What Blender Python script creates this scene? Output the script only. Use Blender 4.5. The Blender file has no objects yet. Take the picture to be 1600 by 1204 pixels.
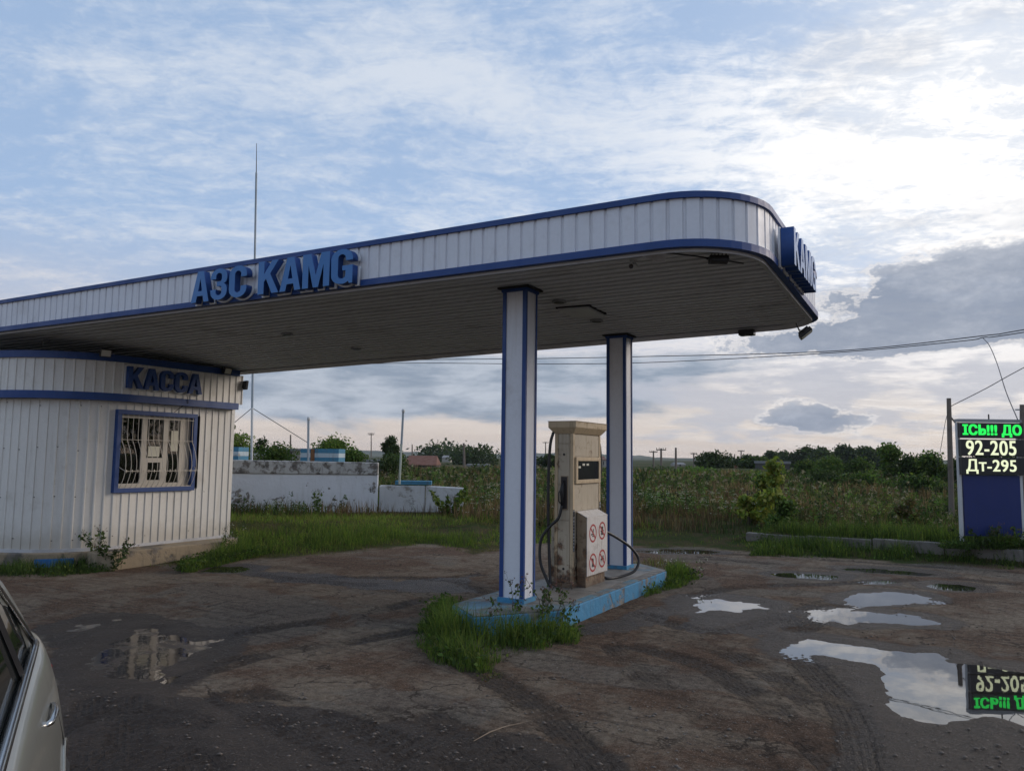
import bpy, math, random
import numpy as np
from mathutils import Vector, Matrix
random.seed(7); rng = np.random.default_rng(7)
SC = bpy.context.scene
COL = SC.collection
PI = math.pi

# ------------------------------------------------------------------ camera
CAM_H = 1.70; FPX = 1205.0
PITCH = math.atan(112 / FPX); ROLL = 0.012
cam = bpy.data.cameras.new('camera'); camo = bpy.data.objects.new('camera', cam); COL.objects.link(camo)
cam.sensor_width = 36; cam.lens = 36 * FPX / 1600; cam.clip_start = 0.05; cam.clip_end = 20000
camo.matrix_world = Matrix.Translation((0, 0, CAM_H)) @ Matrix.Rotation(PI / 2 + PITCH, 4, 'X') @ Matrix.Rotation(ROLL, 4, 'Z')
SC.camera = camo

# ------------------------------------------------------------------ exposure
SC.view_settings.view_transform = 'Standard'; SC.view_settings.look = 'None'
SC.view_settings.exposure = 0.12; SC.view_settings.gamma = 1.0; SC.view_settings.use_curve_mapping = False

# ------------------------------------------------------------------ node helper
class NT:
    def __init__(s, tree): s.t = tree; s.n = tree.nodes; s.l = tree.links
    def new(s, typ, **kw):
        n = s.n.new(typ)
        for k, v in kw.items(): setattr(n, k, v)
        return n
    def put(s, sock, v):
        if isinstance(v, bpy.types.NodeSocket): s.l.new(v, sock)
        elif v is not None:
            if isinstance(v, (tuple, list)) and len(v) == 3 and sock.type == 'RGBA': v = (*v, 1)
            sock.default_value = v
    def m(s, op, a, b=None, c=None, clamp=False):
        n = s.new('ShaderNodeMath', operation=op, use_clamp=clamp)
        s.put(n.inputs[0], a)
        if b is not None: s.put(n.inputs[1], b)
        if c is not None: s.put(n.inputs[2], c)
        return n.outputs[0]
    def vm(s, op, a, b=None, scale=None):
        n = s.new('ShaderNodeVectorMath', operation=op); s.put(n.inputs[0], a)
        if b is not None: s.put(n.inputs[1], b)
        if scale is not None: s.put(n.inputs['Scale'], scale)
        return n.outputs[0]
    def mix(s, f, a, b, mode='MIX'):
        n = s.new('ShaderNodeMix', data_type='RGBA', blend_type=mode); s.put(n.inputs[0], f); s.put(n.inputs[6], a); s.put(n.inputs[7], b)
        return n.outputs[2]
    def noise(s, vec, scale, detail=4, rough=0.55, dist=0.0, lac=2.0, col=False):
        n = s.new('ShaderNodeTexNoise'); s.put(n.inputs['Vector'], vec); n.inputs['Scale'].default_value = scale
        n.inputs['Detail'].default_value = detail; n.inputs['Roughness'].default_value = rough; n.inputs['Distortion'].default_value = dist
        n.inputs['Lacunarity'].default_value = lac
        return n.outputs[1 if col else 0]
    def ramp(s, f, a, b, lo=0.0, hi=1.0, smooth=True):
        n = s.new('ShaderNodeMapRange'); n.interpolation_type = 'SMOOTHSTEP' if smooth else 'LINEAR'; n.clamp = True
        s.put(n.inputs[0], f); s.put(n.inputs[1], a); s.put(n.inputs[2], b); s.put(n.inputs[3], lo); s.put(n.inputs[4], hi)
        return n.outputs[0]
    def sep(s, v): n = s.new('ShaderNodeSeparateXYZ'); s.put(n.inputs[0], v); return n.outputs
    def comb(s, x, y, z): n = s.new('ShaderNodeCombineXYZ'); s.put(n.inputs[0], x); s.put(n.inputs[1], y); s.put(n.inputs[2], z); return n.outputs[0]
    def attr(s, name, out='Fac'): n = s.new('ShaderNodeAttribute', attribute_name=name); return n.outputs[out]

# ------------------------------------------------------------------ world: evening sky with broken cloud
SUN_AZ = math.radians(70); SUN_EL = math.radians(21)
W_ = bpy.data.worlds.new('World'); SC.world = W_; W_.use_nodes = True
w = NT(W_.node_tree); w.n.clear()
wout = w.new('ShaderNodeOutputWorld'); bg = w.new('ShaderNodeBackground'); w.l.new(bg.outputs[0], wout.inputs[0])
nish = w.new('ShaderNodeTexSky', sky_type='NISHITA'); nish.sun_disc = False; nish.sun_elevation = SUN_EL; nish.sun_rotation = SUN_AZ
nish.air_density = 1.0; nish.dust_density = 0.6; nish.ozone_density = 1.5
d = w.new('ShaderNodeTexCoord').outputs['Generated']
dx, dy, dz = w.sep(d)
zc = w.m('MAXIMUM', dz, 0.0)
az = w.m('ARCTAN2', dx, dy)                         # 0 ahead, + to the right
el = w.m('ARCSINE', dz)
iz = w.m('DIVIDE', 1.0, w.m('ADD', zc, 0.10))
plane = w.comb(w.m('MULTIPLY', dx, iz), w.m('MULTIPLY', dy, iz), 0.0)
def gauss(a0, e0, sa, se, rot=0.0):
    a = w.m('SUBTRACT', az, a0); e = w.m('SUBTRACT', el, e0)
    c, s_ = math.cos(rot), math.sin(rot)
    a2 = w.m('ADD', w.m('MULTIPLY', a, c), w.m('MULTIPLY', e, s_)); e2 = w.m('SUBTRACT', w.m('MULTIPLY', e, c), w.m('MULTIPLY', a, s_))
    q = w.m('ADD', w.m('POWER', w.m('ABSOLUTE', w.m('DIVIDE', a2, sa)), 2.0), w.m('POWER', w.m('ABSOLUTE', w.m('DIVIDE', e2, se)), 2.0))
    return w.m('EXPONENT', w.m('MULTIPLY', q, -1.0))
SKYG = 0.13
blue = w.mix(1.0, w.vm('SCALE', nish.outputs[0], scale=SKYG * 0.72), (0.98, 0.96, 1.06), 'MULTIPLY')
pale = w.mix(w.ramp(el, 0.0, 0.30), (0.72, 0.60, 0.54), (0.40, 0.55, 0.79))
base = w.mix(0.74, blue, pale)
# glow round the hidden sun
glow = w.m('ADD', w.m('MULTIPLY', gauss(0.55, 0.38, 0.24, 0.19), 1.05), w.m('MULTIPLY', gauss(0.70, 0.24, 0.60, 0.32), 0.35))
# cirrus, streaked
rotp = w.new('ShaderNodeMapping'); w.put(rotp.inputs[0], plane); rotp.inputs['Rotation'].default_value = (0, 0, math.radians(28)); rotp.inputs['Scale'].default_value = (0.55, 1.25, 1)
warp = w.vm('SCALE', w.noise(plane, 0.9, 3, col=True), scale=0.7)
cp = w.vm('ADD', rotp.outputs[0], warp)
c1 = w.noise(cp, 1.3, 9, 0.64); c2 = w.noise(cp, 5.5, 8, 0.70); c3 = w.noise(plane, 17.0, 6, 0.68, 0.6)
cir = w.m('ADD', w.m('MULTIPLY', c1, 0.50), w.m('ADD', w.m('MULTIPLY', c2, 0.32), w.m('MULTIPLY', c3, 0.18)))
thr = w.m('SUBTRACT', 0.53, w.m('MULTIPLY', glow, 0.16))
cirm = w.ramp(cir, w.m('SUBTRACT', thr, 0.06), w.m('ADD', thr, 0.12))
cirm = w.m('MULTIPLY', cirm, w.ramp(el, 0.10, 0.24, 0.45, 0.72))
ccol = w.mix(w.ramp(el, 0.08, 0.30), (0.78, 0.69, 0.63), (0.70, 0.74, 0.80))
sky = w.mix(cirm, base, ccol)
# bright broken cloud to the right
gl = w.m('MULTIPLY', glow, w.ramp(cir, 0.44, 0.56, 0.22, 1.05))
sky = w.mix(w.m('MINIMUM', w.m('MULTIPLY', gl, 1.15), 0.93), sky, (1.08, 1.06, 1.04))
# grey undersides high right
g1 = w.m('MULTIPLY', w.ramp(w.noise(plane, 2.1, 6, 0.6), 0.50, 0.66), w.m('MULTIPLY', w.ramp(az, 0.15, 0.5), w.ramp(el, 0.12, 0.22, 0, 0.38)))
sky = w.mix(g1, sky, (0.50, 0.53, 0.60))
# stratus layers, stretched along the horizon (azimuth/elevation space of a distant flat layer)
sv = w.comb(w.m('MULTIPLY', az, 3.2), w.m('MULTIPLY', el, 13.0), 0.0)
sn = w.noise(sv, 1.3, 8, 0.58, 0.3)
sn2 = w.noise(w.vm('ADD', sv, (7.3, 2.1, 4.0)), 3.0, 7, 0.6, 0.2)
slate = w.mix(w.ramp(sn2, 0.35, 0.65), (0.25, 0.31, 0.40), (0.47, 0.52, 0.60))
def layer(sk, mask, nz, lo, hi, colr, amt=1.0):
    mm = w.ramp(w.m('ADD', nz, w.m('MULTIPLY', w.m('SUBTRACT', mask, 0.5), 0.62)), lo, hi, 0.0, amt)
    return w.mix(mm, sk, colr)
# the wide slate bank seen under the canopy
bank = w.m('MAXIMUM', gauss(-0.10, 0.092, 0.42, 0.048, 0.0), w.m('MULTIPLY', gauss(0.10, 0.105, 0.24, 0.035), 0.9))
sky = layer(sky, bank, sn, 0.36, 0.52, slate, 0.96)
# scattered bars near the horizon right
bars = w.m('MULTIPLY', w.m('MULTIPLY', w.ramp(el, 0.005, 0.03), w.ramp(el, 0.17, 0.10)), w.ramp(az, -0.1, 0.25, 0.2, 0.62))
sky = layer(sky, bars, sn2, 0.47, 0.62, (0.47, 0.49, 0.56), 0.7)
# big cumulus right
cum = w.m('MAXIMUM', gauss(0.58, 0.188, 0.20, 0.052, 0.0), w.m('MAXIMUM', gauss(0.50, 0.150, 0.22, 0.030, 0.03), w.m('MULTIPLY', gauss(0.37, 0.050, 0.085, 0.026), 0.66)))
cn = w.noise(w.comb(w.m('MULTIPLY', az, 1.0), w.m('MULTIPLY', el, 1.9), 0.7), 9.0, 9, 0.66)
cc = w.mix(w.ramp(cn, 0.42, 0.80), (0.25, 0.295, 0.385), (0.52, 0.55, 0.62))
sky = layer(sky, cum, w.m('ADD', w.m('MULTIPLY', cn, 0.75), w.m('MULTIPLY', sn, 0.25)), 0.40, 0.52, cc, 0.92)
# thin bright rims
rim = w.ramp(w.m('ABSOLUTE', w.m('SUBTRACT', w.m('ADD', cn, w.m('MULTIPLY', w.m('SUBTRACT', cum, 0.5), 0.62)), 0.46)), 0.035, 0.0, 0.0, 0.45)
sky = w.mix(w.m('MULTIPLY', rim, w.ramp(cum, 0.05, 0.3)), sky, (0.95, 0.90, 0.86))
# below the horizon
sky = w.mix(w.ramp(dz, -0.002, -0.03), sky, (0.10, 0.095, 0.085))
w.put(bg.inputs[0], sky); bg.inputs[1].default_value = 1.0

sun = bpy.data.lights.new('sun', 'SUN'); suno = bpy.data.objects.new('sun', sun); COL.objects.link(suno)
sun.energy = 1.5; sun.angle = math.radians(28); sun.color = (1.0, 0.86, 0.72)
suno.rotation_euler = Vector((-math.sin(SUN_AZ) * math.cos(SUN_EL), -math.cos(SUN_AZ) * math.cos(SUN_EL), -math.sin(SUN_EL))).to_track_quat('-Z', 'Y').to_euler()

# ------------------------------------------------------------------ placement helpers
_p, _r = PITCH, ROLL
FW = np.array([0, math.cos(_p), math.sin(_p)]); R0 = np.array([1.0, 0, 0]); U0 = np.cross(R0, FW)
RR = math.cos(_r) * R0 + math.sin(_r) * U0; UU = -math.sin(_r) * R0 + math.cos(_r) * U0
CC = np.array([0, 0, CAM_H])
def ray(x, y): return RR * (x - 800) / FPX + UU * (602 - y) / FPX + FW
def onZ(x, y, z=0.0): q = ray(x, y); return CC + q * ((z - CAM_H) / q[2])
def atD(x, y, dist): q = ray(x, y); return CC + q * (dist / q[1])
ORG = np.array([0.08, 8.28, 0.0]); VV = np.array([0.489, 0.872, 0]); VV /= np.linalg.norm(VV); UV = np.array([-VV[1], VV[0], 0])
def Wp(t, s, z): return ORG + UV * t + VV * s + np.array([0, 0, z])
def atT(x, y, t): q = ray(x, y); return CC + q * ((t - (CC - ORG) @ UV) / (q @ UV))
RZV = math.atan2(VV[1], VV[0])      # angle of the s axis
RZU = math.atan2(UV[1], UV[0])

# ------------------------------------------------------------------ numpy noise
def vnoise(x, y, seed=0):
    xi = np.floor(x).astype(np.int64); yi = np.floor(y).astype(np.int64); fx = x - xi; fy = y - yi
    fx = fx * fx * (3 - 2 * fx); fy = fy * fy * (3 - 2 * fy)
    def h(a, b):
        n = (a * 374761393 + b * 668265263 + seed * 1442695041) & 0xFFFFFFFF
        n = ((n ^ (n >> 13)) * 1274126177) & 0xFFFFFFFF
        return ((n ^ (n >> 16)) & 0xFFFF) / 65535.0
    return (h(xi, yi) * (1 - fx) + h(xi + 1, yi) * fx) * (1 - fy) + (h(xi, yi + 1) * (1 - fx) + h(xi + 1, yi + 1) * fx) * fy
def fbm(x, y, sc, octv=4, seed=0, g=0.5):
    o = np.zeros_like(x); a = 1.0; t = 0
    for i in range(octv): o += a * vnoise(x * sc, y * sc, seed + i * 17); t += a; a *= g; sc *= 2.03
    return o / t
def sstep(x, a, b):
    t = np.clip((x - a) / (b - a), 0, 1); return t * t * (3 - 2 * t)
def sdist(x, y, poly):          # >0 outside
    P = np.asarray(poly, float); n = len(P); dmin = np.full(x.shape, 1e9); ins = np.zeros(x.shape, bool)
    for i in range(n):
        a = P[i]; b = P[(i + 1) % n]; e = b - a; wx = x - a[0]; wy = y - a[1]
        t = np.clip((wx * e[0] + wy * e[1]) / (e @ e + 1e-12), 0, 1)
        dmin = np.minimum(dmin, np.hypot(wx - e[0] * t, wy - e[1] * t))
        c = (a[1] > y) != (b[1] > y)
        ins ^= c & (x < (b[0] - a[0]) * (y - a[1]) / ((b[1] - a[1]) + 1e-12) + a[0])
    return np.where(ins, -dmin, dmin)
def pdist(x, y, line):
    P = np.asarray(line, float); dmin = np.full(x.shape, 1e9); sg = np.zeros(x.shape); al = np.zeros(x.shape); acc = 0
    for i in range(len(P) - 1):
        a = P[i]; b = P[i + 1]; e = b - a; L = math.hypot(*e); wx = x - a[0]; wy = y - a[1]
        t = np.clip((wx * e[0] + wy * e[1]) / (L * L), 0, 1); dd = np.hypot(wx - e[0] * t, wy - e[1] * t)
        cr = (e[0] * wy - e[1] * wx) / L; k = dd < dmin
        dmin = np.where(k, dd, dmin); sg = np.where(k, cr, sg); al = np.where(k, acc + t * L, al); acc += L
    return dmin, sg, al
def smoothline(pts, n=8):
    P = [np.array(p, float) for p in pts]; P = [2 * P[0] - P[1]] + P + [2 * P[-1] - P[-2]]; out = []
    for i in range(1, len(P) - 2):
        for k in range(n):
            t = k / n
            out.append(0.5 * ((2 * P[i]) + (-P[i - 1] + P[i + 1]) * t + (2 * P[i - 1] - 5 * P[i] + 4 * P[i + 1] - P[i + 2]) * t * t + (-P[i - 1] + 3 * P[i] - 3 * P[i + 1] + P[i + 2]) * t ** 3))
    out.append(P[-2]); return out

# ------------------------------------------------------------------ materials
def mat(name):
    m = bpy.data.materials.new(name); m.use_nodes = True; t = NT(m.node_tree); b = t.n['Principled BSDF']
    return m, t, b
def paint(name, col, rough=0.5, dirt=0.25, dirtcol=(0.12, 0.09, 0.06), metal=0.0, scale=3.0, bump=0.0, streak=0.0, spec=None, lo=0.52, hi=0.75, lowdirt=0.0):
    m, t, b = mat(name); o = t.new('ShaderNodeTexCoord').outputs['Object']
    geo = t.new('ShaderNodeNewGeometry').outputs['Position']
    n1 = t.noise(geo, scale, 6, 0.65); f = t.ramp(n1, lo, hi, 0.0, dirt)
    if streak:
        sx, sy, sz = t.sep(geo); st = t.noise(t.comb(t.m('MULTIPLY', sx, 14.0), t.m('MULTIPLY', sy, 14.0), t.m('MULTIPLY', sz, 0.9)), 1.0, 5, 0.6)
        f = t.m('MAXIMUM', f, t.ramp(st, 0.52, 0.78, 0.0, streak))
    if lowdirt:
        sx, sy, sz = t.sep(geo); lz = t.ramp(t.m('SUBTRACT', sz, t.m('MULTIPLY', t.noise(geo, 5.0, 5), 0.5)), 0.45, -0.1, 0.0, lowdirt); f = t.m('MAXIMUM', f, lz)
    c = t.mix(f, col, dirtcol)
    c = t.mix(t.ramp(t.noise(geo, scale * 9, 4), 0.3, 0.7, 0.0, 0.10), c, tuple(v * 0.6 for v in col))
    t.put(b.inputs['Base Color'], c); b.inputs['Metallic'].default_value = metal
    t.put(b.inputs['Roughness'], t.ramp(n1, 0.3, 0.7, rough * 0.85, min(1, rough * 1.25)))
    if spec is not None: b.inputs['Specular IOR Level'].default_value = spec
    if bump:
        bn = t.new('ShaderNodeBump'); bn.inputs['Strength'].default_value = bump; bn.inputs['Distance'].default_value = 0.01
        t.put(bn.inputs['Height'], t.noise(geo, scale * 6, 6)); t.l.new(bn.outputs[0], b.inputs['Normal'])
    return m
M = {}
M['white'] = paint('white_sheet_metal', (0.66, 0.675, 0.72), 0.42, 0.25, (0.30, 0.26, 0.21), streak=0.22)
M['white_kiosk'] = paint('kiosk_sheet_metal', (0.70, 0.68, 0.64), 0.45, 0.30, (0.30, 0.25, 0.18), streak=0.35, lowdirt=0.5)
M['blue'] = paint('blue_trim', (0.010, 0.050, 0.20), 0.5, 0.25, (0.05, 0.06, 0.08))
M['letter'] = paint('letter_blue_face', (0.030, 0.16, 0.42), 0.4, 0.15, (0.05, 0.09, 0.15))
M['letter_side'] = paint('letter_blue_side', (0.010, 0.055, 0.22), 0.5, 0.1, (0.03, 0.04, 0.08))
M['letter_white'] = paint('letter_white_edge', (0.66, 0.67, 0.69), 0.5, 0.1)
M['slat'] = paint('soffit_slat_grey', (0.62, 0.635, 0.64), 0.62, 0.30, (0.12, 0.10, 0.08), scale=1.2)
M['soffit_trim'] = paint('soffit_trim_grey', (0.50, 0.50, 0.51), 0.5, 0.3)
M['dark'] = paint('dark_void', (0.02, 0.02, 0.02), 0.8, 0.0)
M['black'] = paint('black_plastic', (0.018, 0.018, 0.02), 0.4, 0.2, (0.06, 0.05, 0.04))
M['rubber'] = paint('black_rubber', (0.02, 0.02, 0.021), 0.45, 0.3, (0.06, 0.05, 0.045), scale=8)
M['grey'] = paint('grey_metal', (0.30, 0.31, 0.32), 0.45, 0.2, metal=0.3)
M['cambox'] = paint('pale_plastic', (0.55, 0.56, 0.56), 0.4, 0.2)
M['upvc'] = paint('window_plastic', (0.52, 0.48, 0.42), 0.4, 0.3, (0.2, 0.16, 0.12))
M['barwhite'] = paint('bar_white_paint', (0.60, 0.55, 0.48), 0.5, 0.3, (0.2, 0.12, 0.07))
M['paper'] = paint('paper', (0.62, 0.60, 0.50), 0.9, 0.1)
M['curtain'] = paint('curtain', (0.50, 0.44, 0.33), 0.9, 0.1)
M['wood_pole'] = paint('weathered_wood', (0.17, 0.14, 0.115), 0.9, 0.5, (0.07, 0.055, 0.045), scale=4, bump=0.6, streak=0.5)
M['wire'] = paint('wire', (0.05, 0.05, 0.055), 0.6, 0.0)
M['rustroof'] = paint('rusty_roof', (0.16, 0.065, 0.04), 0.8, 0.6, (0.09, 0.05, 0.035), scale=2, streak=0.6)
M['greyroof'] = paint('grey_roof', (0.20, 0.20, 0.20), 0.8, 0.4, scale=1)
M['houseWall'] = paint('pale_house_wall', (0.36, 0.33, 0.29), 0.9, 0.4, scale=1)
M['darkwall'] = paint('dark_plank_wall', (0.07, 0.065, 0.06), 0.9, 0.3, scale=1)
M['glassdark'] = paint('dark_window', (0.02, 0.025, 0.03), 0.08, 0.0)
M['bark'] = paint('bark', (0.075, 0.06, 0.048), 0.9, 0.4, scale=6, bump=0.5)
M['stone'] = paint('pebble', (0.14, 0.115, 0.095), 0.8, 0.4, scale=20)
M['panelnavy'] = paint('sign_panel_navy', (0.008, 0.022, 0.13), 0.5, 0.3, (0.04, 0.045, 0.06), streak=0.3)
M['twigwood'] = paint('dry_twig', (0.26, 0.19, 0.13), 0.8, 0.3, scale=20)
M['greypole'] = paint('galvanised', (0.28, 0.33, 0.37), 0.5, 0.2)
M['palegreen'] = paint('pale_green_paint', (0.42, 0.46, 0.40), 0.6, 0.4)

def painted_concrete(name, col, under, chip_lo, chip_hi, grime=(0.10, 0.085, 0.07), scale=2.2, rough=0.75, topz=None, pat=None):
    m, t, b = mat(name); g = t.new('ShaderNodeNewGeometry').outputs['Position']
    n = t.noise(g, scale, 8, 0.66, 0.3); chips = t.ramp(n, chip_lo, chip_hi)
    c = t.mix(t.ramp(t.noise(g, 1.3, 5), 0.35, 0.7, 0, 0.35), col, tuple(v * 0.72 for v in col))
    c = t.mix(chips, c, t.mix(t.ramp(t.noise(g, 9.0, 5), 0.35, 0.65), under, tuple(v * 0.5 for v in under)))
    sx, sy, sz = t.sep(g)
    st = t.noise(t.comb(t.m('MULTIPLY', sx, 6.0), t.m('MULTIPLY', sy, 6.0), t.m('MULTIPLY', sz, 1.0)), 1.2, 6, 0.65)
    c = t.mix(t.ramp(st, 0.50, 0.75, 0.0, 0.55), c, grime)
    t.put(b.inputs['Base Color'], c); b.inputs['Roughness'].default_value = rough
    bn = t.new('ShaderNodeBump'); bn.inputs['Strength'].default_value = 0.6; bn.inputs['Distance'].default_value = 0.02
    t.put(bn.inputs['Height'], t.m('ADD', t.noise(g, 14, 6), t.m('MULTIPLY', chips, -0.6))); t.l.new(bn.outputs[0], b.inputs['Normal'])
    return m
M['island_blue'] = painted_concrete('island_blue_paint', (0.055, 0.24, 0.42), (0.24, 0.22, 0.19), 0.56, 0.64)
M['island_top'] = painted_concrete('island_top_worn', (0.10, 0.22, 0.29), (0.20, 0.185, 0.165), 0.40, 0.56, grime=(0.11, 0.10, 0.09))
M['plinth'] = painted_concrete('plinth_concrete', (0.30, 0.235, 0.155), (0.16, 0.14, 0.12), 0.50, 0.62)
M['plinth_blue'] = painted_concrete('plinth_blue', (0.03, 0.16, 0.42), (0.20, 0.18, 0.15), 0.58, 0.66)
M['wallwhite'] = painted_concrete('whitewash', (0.66, 0.68, 0.72), (0.24, 0.22, 0.20), 0.60, 0.64, grime=(0.46, 0.46, 0.46), scale=2.1)
M['wallgrey'] = painted_concrete('weathered_whitewash', (0.46, 0.45, 0.43), (0.19, 0.17, 0.15), 0.46, 0.60, scale=5.5)
M['lowwall'] = painted_concrete('low_wall_whitewash', (0.52, 0.53, 0.54), (0.28, 0.26, 0.23), 0.55, 0.66, grime=(0.30, 0.29, 0.28))
M['kerb'] = painted_concrete('kerb_concrete', (0.17, 0.155, 0.135), (0.12, 0.11, 0.10), 0.50, 0.65)
M['boxblue'] = painted_concrete('box_blue', (0.05, 0.19, 0.30), (0.12, 0.14, 0.15), 0.62, 0.72)
M['boxpale'] = painted_concrete('box_pale_stripe', (0.40, 0.48, 0.52), (0.30, 0.2, 0.12), 0.62, 0.72)
M['boxrust'] = painted_concrete('box_rust_streak', (0.20, 0.09, 0.035), (0.08, 0.04, 0.03), 0.5, 0.65)

# dispenser paint: cream, rusty at the bottom and edges
def dispmat(name, col, rust_amt=1.0):
    m, t, b = mat(name); g = t.new('ShaderNodeNewGeometry').outputs['Position']; sx, sy, sz = t.sep(g)
    n = t.noise(g, 7.0, 8, 0.7, 0.4)
    low = t.ramp(sz, 1.1, 0.2, 0.0, 0.20)
    rust = t.ramp(t.m('ADD', n, low), 0.56, 0.73, 0.0, rust_amt)
    st = t.noise(t.comb(t.m('MULTIPLY', sx, 30.0), t.m('MULTIPLY', sy, 30.0), t.m('MULTIPLY', sz, 1.6)), 1.0, 6, 0.65)
    c = t.mix(t.ramp(st, 0.47, 0.72, 0.0, 0.45), col, (0.24, 0.17, 0.10))
    c = t.mix(rust, c, t.mix(t.ramp(t.noise(g, 30.0, 4), 0.35, 0.65), (0.16, 0.075, 0.035), (0.05, 0.033, 0.025)))
    c = t.mix(t.ramp(t.m('ADD', sz, t.m('MULTIPLY', n, 0.12)), 0.36, 0.22, 0.0, 0.8), c, (0.05, 0.035, 0.028))
    t.put(b.inputs['Base Color'], c); t.put(b.inputs['Roughness'], t.ramp(n, 0.4, 0.7, 0.38, 0.85))
    bn = t.new('ShaderNodeBump'); bn.inputs['Strength'].default_value = 0.35; bn.inputs['Distance'].default_value = 0.004
    t.put(bn.inputs['Height'], n); t.l.new(bn.outputs[0], b.inputs['Normal'])
    return m
M['disp'] = dispmat('dispenser_cream', (0.45, 0.385, 0.29))
M['disp_rail'] = dispmat('dispenser_rail', (0.54, 0.42, 0.27), 0.8)
M['disp_box'] = dispmat('dispenser_white_door', (0.66, 0.62, 0.58), 0.25)
M['disp_dark'] = dispmat('dispenser_brown_side', (0.27, 0.20, 0.13), 0.8)
M['icon_red'] = paint('icon_red', (0.38, 0.03, 0.03), 0.6, 0.2)
M['icon_black'] = paint('icon_black', (0.025, 0.02, 0.02), 0.6, 0.1)
M['screen'] = paint('display_glass', (0.012, 0.014, 0.02), 0.05, 0.0)

def emis(name, col, st):
    m, t, b = mat(name); t.put(b.inputs['Base Color'], (0.01, 0.01, 0.01)); t.put(b.inputs['Emission Color'], col); b.inputs['Emission Strength'].default_value = st
    return m
M['led_green'] = emis('led_green', (0.02, 1.0, 0.12), 0.95)
M['led_white'] = emis('led_white', (0.86, 0.92, 0.62), 0.95)
M['lamp_glass'] = paint('floodlight_glass', (0.55, 0.53, 0.48), 0.15, 0.1)

# window glass (fresnel reflection over tinted transparency)
def glassmat(name, tint, rough=0.02):
    m, t, b = mat(name); t.n.remove(b)
    tr = t.new('ShaderNodeBsdfTransparent'); tr.inputs[0].default_value = (*tint, 1)
    gl = t.new('ShaderNodeBsdfGlossy'); gl.inputs['Roughness'].default_value = rough
    fr = t.new('ShaderNodeFresnel'); fr.inputs[0].default_value = 1.9
    mx = t.new('ShaderNodeMixShader'); t.l.new(fr.outputs[0], mx.inputs[0]); t.l.new(tr.outputs[0], mx.inputs[1]); t.l.new(gl.outputs[0], mx.inputs[2])
    t.l.new(mx.outputs[0], t.n['Material Output'].inputs[0]); return m
M['glass'] = glassmat('window_glass', (0.75, 0.78, 0.76))

# car
def carpaint(name, col):
    m, t, b = mat(name); g = t.new('ShaderNodeNewGeometry').outputs['Position']
    n = t.noise(g, 3.0, 6, 0.6); sz = t.sep(g)[2]
    dust = t.m('MAXIMUM', t.ramp(n, 0.45, 0.75, 0.0, 0.18), t.ramp(t.m('SUBTRACT', sz, t.m('MULTIPLY', n, 0.4)), 0.5, 0.05, 0, 0.65))
    t.put(b.inputs['Base Color'], t.mix(dust, col, (0.13, 0.11, 0.09))); b.inputs['Metallic'].default_value = 0.45
    t.put(b.inputs['Roughness'], t.m('ADD', t.m('MULTIPLY', dust, 0.5), 0.28)); b.inputs['Coat Weight'].default_value = 0.6; b.inputs['Coat Roughness'].default_value = 0.06
    return m
M['car'] = carpaint('champagne_car_paint', (0.29, 0.29, 0.255))
M['carglass'] = paint('tinted_car_glass', (0.010, 0.012, 0.012), 0.04, 0.0)
M['chrome'] = paint('chrome', (0.45, 0.45, 0.45), 0.22, 0.0, metal=1.0)
M['taillight'] = paint('tail_light_red', (0.30, 0.02, 0.015), 0.15, 0.0)

# foliage material with a colour attribute
def leafmat(name, rough=0.7, trans=0.25):
    m, t, b = mat(name); c = t.attr('col', 'Color'); t.put(b.inputs['Base Color'], c); b.inputs['Roughness'].default_value = rough
    b.inputs['Specular IOR Level'].default_value = 0.25
    tr = t.new('ShaderNodeBsdfTranslucent'); t.put(tr.inputs[0], t.mix(1.0, c, (1.1, 1.2, 0.7), 'MULTIPLY'))
    mx = t.new('ShaderNodeMixShader'); mx.inputs[0].default_value = trans
    t.l.new(b.outputs[0], mx.inputs[1]); t.l.new(tr.outputs[0], mx.inputs[2]); t.l.new(mx.outputs[0], t.n['Material Output'].inputs[0]); return m
M['leaf'] = leafmat('foliage', 0.7, 0.35); M['grass'] = leafmat('grass_blades', 0.75, 0.45)

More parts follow.
